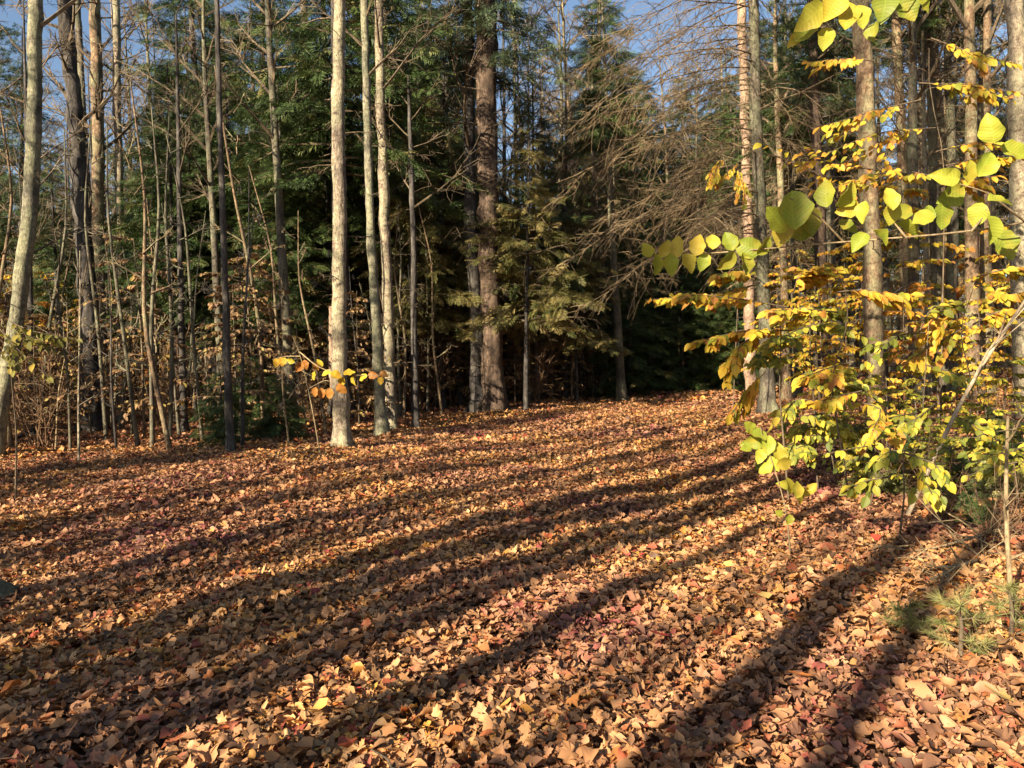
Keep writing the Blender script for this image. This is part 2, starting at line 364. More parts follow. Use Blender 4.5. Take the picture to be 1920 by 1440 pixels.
def conifer_crown(Ht, z0, Lmax, nb, seed, frond_len=0.62, gap=0.1, droop=0.22, wmul=1.0, dense=13, mats=None, base_r=0.02, power=0.75):
    r_ = np.random.RandomState(seed); mb = MB()
    for i in range(nb):
        if r_.rand() < gap: continue
        f = (i + r_.rand()) / nb; z = z0 + (Ht - z0) * f ** 1.1; az = i * 2.399 + r_.randn() * 0.4
        L = Lmax * max(0.06, (1 - f)) ** power * r_.uniform(0.65, 1.15) + 0.18
        d = np.array([math.cos(az), math.sin(az), 0]); rise = 0.35 * f - 0.05 + r_.randn() * 0.07
        q = np.linspace(0, 1, 6); pts = d[None] * (q * L)[:, None]; pts[:, 2] = z + rise * L * q - droop * L * q * q
        pts[:, :2] += r_.randn(6, 2) * 0.03 * L * q[:, None]
        tube(mb, pts, np.linspace(0.012 + base_r * L / 3, 0.005, 6), 3, 1)
        nf = max(3, int(dense * L / Lmax + 3)); u = np.linspace(0.18, 1, nf)
        off = np.stack([np.interp(u, q, pts[:, k]) for k in range(3)], -1)
        off = np.repeat(off, 2, 0); sg = np.tile([-1, 1], nf); an = az + sg * (0.75 + 0.25 * r_.randn(2 * nf)); an[-1] = az; an[-2] = az
        X = np.stack([np.cos(an), np.sin(an), -0.3 + 0.33 * r_.randn(2 * nf)], -1)
        Zv = np.stack([0.7 * r_.randn(2 * nf), 0.7 * r_.randn(2 * nf), np.ones(2 * nf)], -1)
        s = frond_len * (0.55 + 0.5 * (1 - np.repeat(u, 2))) * min(1.15, 0.45 + L / Lmax) * r_.uniform(0.7, 1.3, 2 * nf)
        keep = r_.rand(2 * nf) > 0.08
        T = FRONDS[i % 3]
        inst(mb, T[0], T[1], (frames(X, Zv) * s[:, None, None])[keep], off[keep], 0, np.clip(0.45 + 0.3 * r_.randn(keep.sum()), 0, 1))
    return mb
def tuft_crown(Ht, z0, Lmax, nb, seed):
    r_ = np.random.RandomState(seed); mb = MB()
    for i in range(nb):
        f = (i + r_.rand()) / nb; z = z0 + (Ht - z0) * f; az = i * 2.399 + r_.randn() * 0.5
        L = Lmax * (0.35 + 0.65 * math.sin(math.pi * (0.25 + 0.72 * f))) * r_.uniform(0.5, 1.1)
        d = np.array([math.cos(az), math.sin(az), 0]); q = np.linspace(0, 1, 5); pts = d[None] * (q * L)[:, None]; pts[:, 2] = z + 0.25 * L * q
        tube(mb, pts, np.linspace(0.03, 0.008, 5), 3, 1)
        nf = int(10 + 9 * L); u = 0.35 + 0.65 * r_.rand(nf); off = np.stack([np.interp(u, q, pts[:, k]) for k in range(3)], -1)
        off += r_.randn(nf, 3) * np.array([0.2, 0.2, 0.12]) * L * 0.5
        X = r_.randn(nf, 3); Zv = np.stack([0.4 * r_.randn(nf), 0.4 * r_.randn(nf), np.ones(nf)], -1)
        inst(mb, TUFT2[0], TUFT2[1], frames(X, Zv) * r_.uniform(0.16, 0.28, nf)[:, None, None], off, 0)
    return mb
def trunk_mesh(pts, rad, sides=14, n=40, flare=1.5, rough=0.03):
    mb = MB(); p = smoothpath(pts, n); hh = np.linspace(0, 1, n); zz = p[:, 2] - p[0, 2]
    if np.ndim(rad): rad = np.interp(hh, np.linspace(0, 1, len(rad)), rad)
    else: rad = rad * (1 - 0.75 * hh)
    wob = np.interp(np.arange(n), np.arange(0, n + 3, 3), rs.randn(len(np.arange(0, n + 3, 3))))
    rad = rad * (1 + 0.045 * wob); r1 = rad
    p[1:-1, :2] += (r1[1:-1] * 0.10)[:, None] * np.stack([np.roll(wob, 5), np.roll(wob, 11)], -1)[1:-1]
    p = p.copy()
    if n > 50: p = np.concatenate([p[0] + (p[1] - p[0]) * np.linspace(0, .9, 8)[:, None], p[1:]]); rad = np.concatenate([np.full(8, rad[0]), rad[1:]]); zz = p[:, 2] - p[0, 2]
    an = np.arange(sides) * 2 * math.pi / sides; k = rs.randint(3, 6); lobe = 1 + 0.55 * np.sin(k * an + rs.rand() * 6) + 0.3 * np.sin(2 * an + rs.rand() * 6)
    rad = rad[:, None] * (1 + (flare - 1) * np.exp(-zz / (0.1 + rad[0] * 1.1))[:, None] * lobe[None]); p[0, 2] -= 0.12
    tube(mb, p, rad, sides, 0, 0.5, rough); return mb
def limb_tree(seed, Ht, z0, nl, Lmax, r0_, up=0.8, lean=(0, 0), sub=7, base=None):
    """bare limbs with twigs on a trunk of height Ht"""
    r_ = np.random.RandomState(seed); mb = MB()
    for i in range(nl):
        f = (i + r_.rand()) / nl; z = z0 + (Ht - z0) * f; az = i * 2.399 + r_.randn() * 0.6
        L = Lmax * (1 - 0.6 * f) * r_.uniform(0.5, 1.1); d = np.array([math.cos(az), math.sin(az), up * r_.uniform(0.4, 1.4)]); d /= np.linalg.norm(d)
        q = np.linspace(0, 1, 6); pts = np.array([lean[0] * z, lean[1] * z, z]) + d[None] * (q * L)[:, None]
        pts += np.cumsum(r_.randn(6, 3) * 0.045 * L, 0) * q[:, None]; pts[:, 2] += 0.12 * L * q * q
        tube(mb, pts, np.linspace(r0_ * 0.35 * (1 - 0.5 * f), 0.008, 6), 4, 0)
        for j in range(sub):
            u = r_.uniform(0.25, 0.95); o = np.array([np.interp(u, q, pts[:, k]) for k in range(3)]); dd = norm(d + r_.randn(3) * 0.55); l2 = L * 0.45 * (1.1 - u * 0.6)
            qq = np.linspace(0, 1, 4); p2 = o + dd * (qq * l2)[:, None] + np.cumsum(r_.randn(4, 3) * 0.05 * l2, 0) * qq[:, None]
            tube(mb, p2, np.linspace(r0_ * 0.12, 0.004, 4), 3, 0)
            for k in range(5):
                o3 = p2[1 + k % 3]; d3 = norm(dd + r_.randn(3) * 0.6); p3 = o3 + d3 * (np.linspace(0, 1, 3) * l2 * 0.5)[:, None] + r_.randn(3, 3) * 0.02
                p3[0] = o3; tube(mb, p3, np.linspace(0.007, 0.003, 3), 3, 0)
    return mb
def dead_branches(seed, path, zlo, zhi, nb, Lmax, r0_, drop=0.45, twigs=26, side=None, tw=0.0045, lit=1):
    """dead drooping spruce branches with hanging fine twigs round a trunk path"""
    r_ = np.random.RandomState(seed); mb = MB(); path = np.asarray(path)
    for i in range(nb):
        z = zlo + (zhi - zlo) * (i + r_.rand()) / nb; az = i * 2.399 + r_.randn() * 0.5
        if side is not None and r_.rand() < 0.55: az = side + r_.randn() * 0.5
        c = np.array([np.interp(z, path[:, 2], path[:, k]) for k in range(3)]); L = Lmax * r_.uniform(0.2, 1.15)
        d = np.array([math.cos(az), math.sin(az), 0]); q = np.linspace(0, 1, 7)
        pts = c + d * (q * L)[:, None]; pts[:, 2] += L * (0.12 * q - drop * r_.uniform(0.5, 1.3) * q ** 1.6); pts += np.cumsum(r_.randn(7, 3) * 0.03 * L, 0) * q[:, None]
        tube(mb, pts, np.linspace(r0_, 0.005, 7), 4, 0)
        for j in range(int(twigs * L / Lmax)):
            u = r_.uniform(0.12, 1); o = np.array([np.interp(u, q, pts[:, k]) for k in range(3)]); an = az + r_.choice([-1, 1]) * r_.uniform(0.3, 1.3)
            l = Lmax * 0.3 * r_.uniform(0.4, 1.2) * (1.15 - 0.6 * u); qq = np.linspace(0, 1, 5); p2 = o + np.array([math.cos(an), math.sin(an), 0]) * (qq * l)[:, None]
            p2[:, 2] -= l * r_.uniform(-0.1, 1.3) * qq ** 1.5; p2 += np.cumsum(r_.randn(5, 3) * 0.06 * l, 0) * qq[:, None]
            tube(mb, p2, np.linspace(tw * 1.4, tw * 0.7, 5), 3, 0)
            for k in range(3):
                o3 = p2[1 + k]; d3 = norm(np.array([math.cos(an + r_.randn()), math.sin(an + r_.randn()), -r_.uniform(0.1, 1.2)])); p3 = o3 + d3 * (np.linspace(0, 1, 3) * l * 0.4)[:, None]
                p3[1:, 2] -= 0.02; tube(mb, p3, np.linspace(tw, tw * 0.5, 3), 3, 0)
    return mb

# ---------------------------------------------------------------- the trunks that stand out, from the photo
def hero(name, label, cat, pts, wpx, mt, top=15.0, limbs=8, flare=1.6, d=None, group=None, limb_z=0.6, seed=1, sides=18):
    base = G(*pts[0])
    if d is None: d = (base - EYE) @ fwd
    else:
        b = P(pts[0][0], pts[0][1], d); base = np.array([b[0], b[1], H(b[0], b[1])])
    W = [P(x, y, d) for x, y in pts]; W[0] = base
    dirn = norm(W[-1] - W[-2])
    if W[-1][2] - base[2] < top: W.append(W[-1] + dirn * ((top - (W[-1][2] - base[2])) / max(dirn[2], 0.3)))
    W = np.array(W) - base
    rr = np.array(wpx) * d / FPX / 2 * 0.86
    e = empty(name, base, label, cat, group)
    zt = P(pts[-1][0], pts[-1][1], d)[2] - base[2]; Ltot = W[-1][2]
    rl = np.interp(np.linspace(0, 1, 24) * Ltot, list(np.linspace(0, zt, len(rr))) + [max(Ltot, zt + .1)], list(rr) + [rr[-1] * 0.45])
    W[1:] += rs.randn(len(W) - 1, 3) * np.array([.02, .02, 0]); trunk_mesh(W, rl, sides, 90, flare, 0.045).build('trunk', M[mt], e, True)
    if limbs:
        tp = smoothpath(W, 30); mb = limb_tree(seed, top, top * limb_z, limbs, 3.2, rr[-1] * 1.2)
        # follow the trunk's lean
        for V in mb.V:
            zz = np.clip(V[:, 2], 0, top); V[:, 0] += np.interp(zz, tp[:, 2], tp[:, 0]); V[:, 1] += np.interp(zz, tp[:, 2], tp[:, 1])
        st = dead_branches(seed, smoothpath(W, 40), 1.4, 8.5, 9, 0.9, max(0.006, rr[0] * .06), 0.1, 6, tw=0.004)
        for V, (F, k_, t_, u_) in zip(st.V, st.F): F0 = F - F.min(); mb.add(V, F0, 0, t_)
        mb.build('crown', M['twig'], e)
    return e, W, d

hero('leaning_tree', 'leaning smooth grey green tree at the left edge, its lower trunk sunlit', 'tree', [(-14, 858), (4, 740), (34, 590), (58, 400), (67, 200), (70, 0)], [34, 30, 28], 'bark_ash', seed=11)
hero('hardwood_tree', 'thick dark grey trunk beside the leaning tree, leaning slightly left', 'tree', [(172, 812), (168, 640), (158, 420), (142, 220), (120, 0)], [40, 36, 32, 28], 'bark_dark', seed=12)
hero('hardwood_tree', 'straight mid grey trunk just right of the thick dark trunk, ringed bark', 'tree', [(196, 796), (186, 560), (184, 300), (179, 0)], [26, 24, 24, 23], 'bark_warm', seed=13)
hero('hardwood_tree', 'slim pale trunk with black blotches, standing before blue sky', 'tree', [(229, 792), (226, 560), (222, 300), (218, 0)], [18, 17, 17, 15], 'bark_pale', seed=14)
hero('hardwood_tree', 'thin grey trunk seen between the thick dark trunk and the ringed one', 'tree', [(170, 775), (166, 400), (154, 180), (144, 0)], [15, 14, 13], 'bark_grey', seed=15)
hero('hardwood_tree', 'slim dark trunk with a dead snag beside the pointed hemlock', 'tree', [(432, 850), (426, 620), (416, 420), (411, 200), (408, 0)], [18, 15, 12, 10], 'bark_dark', seed=16)
hero('hardwood_tree', 'thin black bare trunk in the shaded left woods', 'tree', [(346, 812), (342, 640), (338, 470), (336, 300)], [15, 13, 10], 'bark_dark', top=11, seed=17)
hero('birch_tree', 'bright pale sunlit trunk, scarred and thick, behind the orange leaf sprig', 'tree', [(641, 842), (637, 640), (639, 400), (632, 200), (635, 0)], [38, 33, 30, 28, 26], 'bark_pale', flare=1.4, seed=18)
hero('snag', 'short broken pinkish snag hugging the left side of the scarred pale trunk', 'dead tree', [(634, 815), (624, 690), (621, 575)], [17, 14, 9], 'bark_pink', top=0.1, limbs=0, seed=40)
hero('maple_tree', 'slender smooth trunk right of the scarred pale trunk, pale below and grey above', 'tree', [(716, 820), (706, 640), (694, 440), (688, 220), (686, 0)], [26, 21, 18, 17, 16], 'bark_ash', flare=1.5, seed=19)
hero('maple_tree', 'sunlit golden trunk leaning close to the slender smooth trunk', 'tree', [(733, 806), (729, 600), (720, 400), (714, 200), (710, 0)], [24, 22, 22, 20, 18], 'bark_pale', flare=1.4, seed=20)
pine, pineW, pine_d = hero('pine_tree', 'massive furrowed pine trunk in the middle of the photo', 'tree', [(926, 772), (921, 560), (917, 380), (914, 200), (910, 0)], [46, 44, 44, 46, 46], 'bark_pine', limbs=0, top=19, seed=21)
hero('pine_tree', 'dark trunk standing close against the left of the massive pine', 'tree', [(897, 772), (894, 560), (882, 380), (880, 200), (878, 0)], [32, 28, 25, 24], 'bark_dark', seed=22)
hero('hardwood_tree', 'short dark shaded trunk between the golden trunk and the massive pine', 'tree', [(781, 806), (778, 640), (774, 460), (770, 300)], [15, 13, 11], 'bark_dark', top=10, seed=23)
hero('hardwood_tree', 'dull brown trunk in shade just left of the scarred pale trunk', 'tree', [(583, 770), (580, 500), (575, 250), (570, 0)], [18, 17, 16, 15], 'bark_grey', seed=24)
sp, spW, sp_d = hero('spruce_tree', 'grey spruce trunk with dead drooping branches, beside the yellow beech leaves', 'tree', [(1441, 778), (1432, 560), (1424, 380), (1416, 200), (1411, 0)], [34, 28, 26, 24, 22], 'bark_grey', limbs=0, top=16, seed=25)
hero('birch_tree', 'pinkish peeling trunk close behind the grey spruce trunk', 'tree', [(1408, 745), (1404, 500), (1401, 330), (1396, 160), (1390, 0)], [24, 22, 20, 18], 'bark_pink', seed=26)
hero('maple_tree', 'warm tan trunk rising through the yellow leaves right of the spruce', 'tree', [(1648, 828), (1643, 640), (1634, 420), (1622, 220), (1610, 0)], [44, 38, 36, 38, 36], 'bark_warm', seed=27)
hero('birch_tree', 'speckled pale trunk cut by the right edge of the photo', 'tree', [(1925, 790), (1916, 560), (1910, 300), (1903, 0)], [42, 38, 36, 34], 'bark_pale', seed=28)
hero('hardwood_tree', 'slim pale trunk between the tan trunk and the right edge trunk', 'tree', [(1778, 735), (1786, 480), (1780, 250), (1772, 0)], [24, 22, 18, 14], 'bark_grey', seed=29)
hero('hardwood_tree', 'sunlit pinkish slim trunk right of the warm tan trunk', 'tree', [(1702, 742), (1698, 500), (1690, 260), (1680, 0)], [26, 24, 20, 18], 'bark_warm', seed=30)

# sticks, dead limbs and crowns belonging to those trunks
mb = dead_branches(5, np.array(smoothpath(pineW, 40)), 3.0, 13.0, 26, 3.2, 0.03, 0.1, 10, tw=0.006); mb.build('dead_branches', M['twig'], pine)
mb = conifer_crown(19.5, 11.5, 3.0, 60, 77, 0.7); [V.__setitem__((slice(None), 0), V[:, 0] + np.interp(V[:, 2], pineW[:, 2], pineW[:, 0])) for V in mb.V]; mb.build('crown', [M['hemlock_blue'], M['twig']], pine)
mb = dead_branches(6, np.array(smoothpath(spW, 40)), 4.6, 13.0, 56, 4.8, 0.022, 0.5, 30, side=math.pi * 1.03, tw=0.0058); mb.build('dead_branches', M['twig_dead'], sp)
mb = conifer_crown(17, 12, 2.2, 46, 78); [V.__setitem__((slice(None), 0), V[:, 0] + np.interp(V[:, 2], spW[:, 2], spW[:, 0])) for V in mb.V]; mb.build('crown', [M['hemlock'], M['twig']], sp)

# ---------------------------------------------------------------- prototypes for the trees of the wood
PROTO = {}
def conif(key, name, label, Ht, z0, Lmax, nb, seed, mt, rtrunk, **kw):
    e = empty(name, (0, 0, -50), label, 'tree')
    trunk_mesh([(0, 0, 0), (0.02, 0.03, Ht * 0.5), (0, 0, Ht)], [rtrunk, rtrunk * 0.6, 0.02], 9, 16).build('trunk', M['bark_dark'], e, True)
    conifer_crown(Ht, z0, Lmax, nb, seed, **kw).build('crown', [M[mt], M['twig']], e); PROTO[key] = e
conif('hemA', 'hemlock_tree', 'x', 13, 3.6, 2.7, 105, 1, 'hemlock', 0.16)
conif('hemB', 'hemlock_tree', 'x', 12, 3.8, 2.6, 105, 2, 'hemlock', 0.12, power=0.95)
conif('hemC', 'hemlock_tree', 'x', 17, 5.5, 3.0, 130, 3, 'hemlock', 0.2, gap=0.15)
conif('golA', 'sunlit_gold_hemlock', 'x', 10.5, 3.4, 2.8, 75, 4, 'golden', 0.11, gap=0.2, frond_len=0.7, wmul=0.8)
conif('golB', 'sunlit_gold_hemlock', 'x', 13.5, 4.0, 3.0, 85, 5, 'golden', 0.14, gap=0.25, frond_len=0.75)
conif('thin', 'hemlock_tree', 'x', 9, 0.8, 1.9, 60, 9, 'hemlock', 0.1, gap=0.5, dense=5, frond_len=0.5)
conif('hemD', 'hemlock_tree', 'x', 9, 0.4, 2.3, 105, 10, 'hemlock', 0.1)
conif('young', 'hemlock_sapling', 'x', 2.2, 0.15, 1.1, 46, 6, 'hemlock', 0.03, frond_len=0.34)
def pinetree(key, seed):
    e = empty('pine_tree', (0, 0, -50), 'x', 'tree')
    trunk_mesh([(0, 0, 0), (0.1, 0, 10), (0, 0.1, 20)], [0.22, 0.17, 0.03], 10, 20).build('trunk', M['bark_pine'], e, True)
    tuft_crown(20.5, 9, 2.8, 60, seed).build('crown', [M['hemlock_blue'], M['twig']], e); PROTO[key] = e
pinetree('pine', 8)
def hardw(key, seed, Ht, r, mt, z0, nl=20):
    e = empty('hardwood_tree', (0, 0, -50), 'x', 'tree'); r_ = np.random.RandomState(seed)
    bx, by = r_.randn(2) * 0.3
    trunk_mesh([(0, 0, 0), (bx * .4, by * .4, Ht * .35), (bx, by, Ht * .7), (bx * .8, by * 1.3, Ht)], [r, r * .75, r * .5, 0.015], 9, 26).build('trunk', M[mt], e, True)
    mb = limb_tree(seed, Ht, z0, nl, 3.4, r * 1.1, up=1.0)
    for V in mb.V:
        V[:, 0] += np.interp(V[:, 2], [0, Ht * .35, Ht * .7, Ht], [0, bx * .4, bx, bx * .8]); V[:, 1] += np.interp(V[:, 2], [0, Ht * .35, Ht * .7, Ht], [0, by * .4, by, by * 1.3])
    mb.build('crown', M['twig'], e); PROTO[key] = e
hardw('tallA', 5, 25, 0.19, 'bark_grey', 18.5, 7); hardw('tallB', 6, 24, 0.13, 'bark_dark', 18, 6)
hardw('hwA', 1, 17, 0.15, 'bark_grey', 7); hardw('hwB', 2, 15, 0.11, 'bark_dark', 5); hardw('hwC', 3, 18, 0.17, 'bark_warm', 8); hardw('hwD', 4, 14, 0.085, 'bark_pale', 6)
def spruce(key, seed, nb):
    e = empty('spruce_tree', (0, 0, -50), 'x', 'tree'); pth = [(0, 0, 0), (0.05, 0, 8), (0, 0, 16)]
    trunk_mesh(pth, [0.17, 0.13, 0.03], 10, 20).build('trunk', M['bark_grey'], e, True)
    dead_branches(seed, np.array(pth, float), 4.5, 11.5, nb, 2.4, 0.018, 0.35, 14, tw=0.0065).build('dead_branches', M['twig_dead'], e)
    conifer_crown(16.5, 10.5, 2.2, 55, seed).build('crown', [M['hemlock'], M['twig']], e); PROTO[key] = e
spruce('spA', 31, 46); spruce('spB', 32, 60)
def pole(key, seed, Ht, r, mt):
    e = empty('sapling', (0, 0, -50), 'x', 'sapling'); r_ = np.random.RandomState(seed)
    pts = np.array([(0, 0, 0)] + [(r_.randn() * .12, r_.randn() * .12, Ht * k) for k in (.35, .7, 1)])
    trunk_mesh(pts, [r, r * .7, r * .25], 6, 14, 1.2).build('trunk', M[mt], e, True)
    limb_tree(seed, Ht * .95, Ht * .2, 9, 1.0, r * 1.3, up=0.7, sub=3).build('crown', M[mt], e); PROTO[key] = e
pole('poA', 41, 5, 0.035, 'bark_dark'); pole('poB', 42, 6.5, 0.045, 'bark_grey'); pole('poC', 43, 3.5, 0.022, 'twig_pale'); pole('poD', 44, 7, 0.05, 'bark_warm')
def leafy(key, seed, mt, Ht, n, size, spread, z0=0.3):
    """understorey sapling in leaf: layered sprays"""
    e = empty('beech_sapling', (0, 0, -50), 'x', 'sapling'); r_ = np.random.RandomState(seed)
    trunk_mesh([(0, 0, 0), (0.05, 0.03, Ht * .5), (0, 0.1, Ht)], [0.03, 0.02, 0.006], 6, 14, 1.2).build('stem', M['twig'], e, True)
    tw = MB(); lf = MB()
    for i in range(n):
        f = (i + r_.rand()) / n; z = Ht * (z0 + (1 - z0) * f); az = i * 2.399 + r_.randn() * 0.4; L = spread * (1 - 0.55 * f) * r_.uniform(0.6, 1.1)
        q = np.linspace(0, 1, 6); pts = np.array([0, 0, z]) + np.array([math.cos(az), math.sin(az), 0.25]) * (q * L)[:, None]; pts[:, 2] -= 0.3 * L * q * q; pts += np.cumsum(r_.randn(6, 3) * 0.02, 0) * q[:, None]
        spray(tw, lf, pts, size, 16, r_)
    tw.build('branches', M['twig'], e); lf.build('leaves', M[mt], e); PROTO[key] = e
def spray(tw, lf, pts, size, nleaf, r_, T=OVAL, uv=False, subs=3, tint=None):
    """a flat beech spray: main twig, side twigs and alternate leaves"""
    pts = np.asarray(pts, float); n = len(pts); q = np.linspace(0, 1, n); L = np.linalg.norm(np.diff(pts, axis=0), axis=1).sum()
    tube(tw, pts, np.linspace(0.008, 0.003, n) * min(1.5, max(0.5, size / 0.1)), 4, 0)
    paths = [(pts, nleaf)]
    for j in range(subs):
        u = r_.uniform(0.15, 0.75); o = np.array([np.interp(u, q, pts[:, k]) for k in range(3)]); d = norm(pts[-1] - pts[0]); an = r_.choice([-1, 1]) * r_.uniform(0.4, 0.9)
        d = np.array([d[0] * math.cos(an) - d[1] * math.sin(an), d[0] * math.sin(an) + d[1] * math.cos(an), d[2] - 0.1 + 0.15 * r_.randn()]); l = L * 0.45 * (1.1 - u)
        p = o + d * (np.linspace(0, 1, 4) * l)[:, None]; p[:, 2] -= 0.1 * l * np.linspace(0, 1, 4) ** 2
        tube(tw, p, np.linspace(0.004, 0.002, 4), 3, 0); paths.append((p, max(3, int(nleaf * 0.45))))
    for p, k in paths:
        qq = np.linspace(0, 1, len(p)); u = np.clip(np.linspace(0.15, 1, k) + r_.randn(k) * 0.02, 0, 1)
        off = np.stack([np.interp(u, qq, p[:, c]) for c in range(3)], -1); d = norm(p[-1] - p[0]); sg = np.where(np.arange(k) % 2, 1, -1) * (0.85 + 0.3 * r_.randn(k)); sg[-1] = 0
        X = np.stack([d[0] * np.cos(sg) - d[1] * np.sin(sg), d[0] * np.sin(sg) + d[1] * np.cos(sg), d[2] - 0.25 - 0.45 * r_.rand(k) + 0.25 * r_.randn(k)], -1)
        Zv = np.stack([0.5 * r_.randn(k) - 0.4, 0.5 * r_.randn(k) - 0.75, np.ones(k)], -1)
        s = size * r_.uniform(0.65, 1.2, k)
        inst(lf, T[0], T[1], frames(X, Zv) * s[:, None, None], off, 0, np.clip((r_.rand(k) if tint is None else tint + 0.2 * r_.randn(k)), 0, 1), T[2] if uv else None)
leafy('beE', 55, 'brown_leaf', 4.2, 26, 0.12, 1.8, 0.12); leafy('beA', 51, 'beech', 2.6, 14, 0.12, 1.3); leafy('beB', 52, 'green_leaf', 1.8, 12, 0.11, 1.1); leafy('beC', 53, 'beech_orange', 3.4, 16, 0.13, 1.4); leafy('beD', 54, 'beech', 5.0, 24, 0.14, 1.7)

def brush(key, seed):
    e = empty('bush', (0, 0, -50), 'x', 'bush'); r_ = np.random.RandomState(seed); mb = MB()
    for i in range(16):
        az = r_.rand() * 6.28; L = r_.uniform(1.2, 3.0); d = norm(np.array([math.cos(az) * .45, math.sin(az) * .45, 1.0]) + r_.randn(3) * .12); q = np.linspace(0, 1, 6)
        p = r_.randn(3) * np.array([.12, .12, 0]) + d * (q * L)[:, None] + np.cumsum(r_.randn(6, 3) * .04 * L, 0) * q[:, None]; tube(mb, p, np.linspace(.014, .005, 6), 4, 0)
        for j in range(9):
            u = r_.uniform(.25, 1); o = np.array([np.interp(u, q, p[:, k]) for k in range(3)]); dd = norm(d * .5 + r_.randn(3) * .6); l = r_.uniform(.25, .8); p2 = o + dd * (np.linspace(0, 1, 4) * l)[:, None] + np.cumsum(r_.randn(4, 3) * .03, 0) * np.linspace(0, 1, 4)[:, None]
            tube(mb, p2, np.linspace(.006, .004, 4), 3, 0)
            for k in range(2): o3 = p2[1 + k]; p3 = o3 + norm(dd + r_.randn(3) * .7) * (np.linspace(0, 1, 3) * l * .5)[:, None]; tube(mb, p3, np.linspace(.005, .003, 3), 3, 0)
    mb.build('branches', M['twig_brown'], e); PROTO[key] = e
brush('brush', 71)
# ---------------------------------------------------------------- fill the wood
used = {}
records = []
def plant(key, loc, rz=None, sc=1.0, tilt=None, label=None, group=None, cat_note=None):
    z = float(H(loc[0], loc[1])); loc = (loc[0], loc[1], z - 0.02); rz = random.random() * 6.28 if rz is None else rz
    tilt = (random.gauss(0, 0.015), random.gauss(0, 0.015)) if tilt is None else tilt
    if key not in used: used[key] = 1; o = put(PROTO[key], loc, rz, sc, label, group, tilt)
    else: o = dup(PROTO[key], loc, rz, sc, label, group, tilt)
    records.append((o, key)); return o
def at_px(px, d):
    r = ray(px, 720); p = EYE + r * d; return p[0], p[1]
edge_x = [-900, 0, 300, 640, 920, 1200, 1400, 1460, 1650, 1920, 2800]
edge_y = [1010, 925, 880, 842, 772, 735, 738, 770, 820, 900, 1050]
taken = []
def free(x, y, r):
    return all((x - a) ** 2 + (y - b) ** 2 > (r + c) ** 2 for a, b, c in taken)
for o in list(COL.objects):
    if o.parent is None and o.get('category') == 'tree' and o.location.z > -20: taken.append((o.location.x, o.location.y, 0.35))
def put_px(key, px, d, sc=1.0, r=0.5, **kw):
    x, y = at_px(px, d); taken.append((x, y, r)); return plant(key, (x, y), sc=sc, **kw)
# placed conifers
put_px('hemB', 330, 25, 1.0, 1.2)
put_px('hemA', 455, 27, 0.98, 1.2); put_px('hemA', 250, 33, 0.9); put_px('hemB', 545, 24, 0.9); put_px('hemA', 610, 30, 1.05); put_px('hemC', 560, 36, 0.95)
put_px('hemC', 400, 31, 1.3); put_px('hemC', 500, 33, 1.35); put_px('hemC', 730, 36, 1.35); put_px('hemC', 830, 38, 1.35); put_px('hemC', 590, 42, 1.5); put_px('hemC', 445, 45, 1.5); put_px('hemC', 370, 40, 1.25); put_px('hemC', 40, 40, 1.2); put_px('hemC', 860, 46, 1.5); put_px('hemC', 800, 34, 1.15); put_px('hemA', 820, 30, 0.9); put_px('hemB', 1005, 30, 1.1); put_px('hemA', 1070, 36, 0.8); put_px('hemC', 690, 40, 0.9)
put_px('hemC', 640, 23.5, 1.4, .4); put_px('hemB', 292, 27, 0.95, .6); put_px('hemB', 368, 26, 0.9, .6); put_px('hemA', 405, 28, 1.0, .6); put_px('golA', 775, 26, 0.95); put_px('golB', 830, 27.5, 0.85); put_px('golA', 860, 29.5, 0.95); put_px('golA', 985, 25.5, 0.9); put_px('golB', 1120, 37, 1.0); put_px('golA', 1080, 30, 0.75); put_px('golB', 745, 30, 0.85)
for px, d, k in ((1215, 38, 'hemD'), (1275, 37, 'hemD'), (1330, 38, 'hemD'), (1385, 37, 'hemD'), (1180, 34, 'hemD'), (1250, 42, 'hemA'), (1350, 42, 'hemA'), (1180, 50, 'hemC'), (1300, 52, 'hemC'), (1425, 50, 'hemA'), (1240, 52, 'hemC')): put_px(k, px, d, 0.9)

for px, d, k, sc in ((1195, 47, 'spB', 1.2), (1235, 52, 'spA', 1.25), (1262, 47, 'hwC', 1.2), (1290, 55, 'spB', 1.35), (1318, 49, 'hwA', 1.3), (1345, 53, 'spA', 1.3), (1372, 48, 'spB', 1.2), (1400, 56, 'hwC', 1.4), (1210, 58, 'hwC', 1.4), (1330, 62, 'pine', 1.2), (1265, 60, 'pine', 1.1), (1375, 64, 'hemC', 1.6), (1225, 64, 'hemC', 1.5)): put_px(k, px, d, sc, .3)
put_px('pine', 1170, 58, 1.0); put_px('pine', 1105, 62, 1.0); put_px('pine', 1060, 60, 0.8); put_px('pine', 20, 40, 1.0); put_px('pine', -40, 30, 0.95); put_px('pine', 1480, 60, 1.0)
for px, d in ((1165, 31), (1495, 30), (1440, 33), (1560, 26), (1530, 36), (1460, 40)): put_px('spB' if px % 2 else 'spA', px, d, 0.95 + random.random() * .15)
for px, d in ((1700, 26), (1730, 30), (1760, 22), (1820, 27), (1850, 20), (1880, 32), (1670, 34), (1950, 25), (1800, 38), (2020, 20)): put_px(random.choice(['hwC', 'spA', 'hwA']), px, d, 1.0)
put_px('young', 415, 16.5, 0.75, 0.4); put_px('young', 520, 17.5, 0.7, 0.4); put_px('young', 470, 19, 0.9, 0.4); put_px('hemC', 1128, 46, 1.55, .3); put_px('hwA', 1150, 40, 1.35, .3); put_px('hwC', 1108, 38, 1.25, .3)
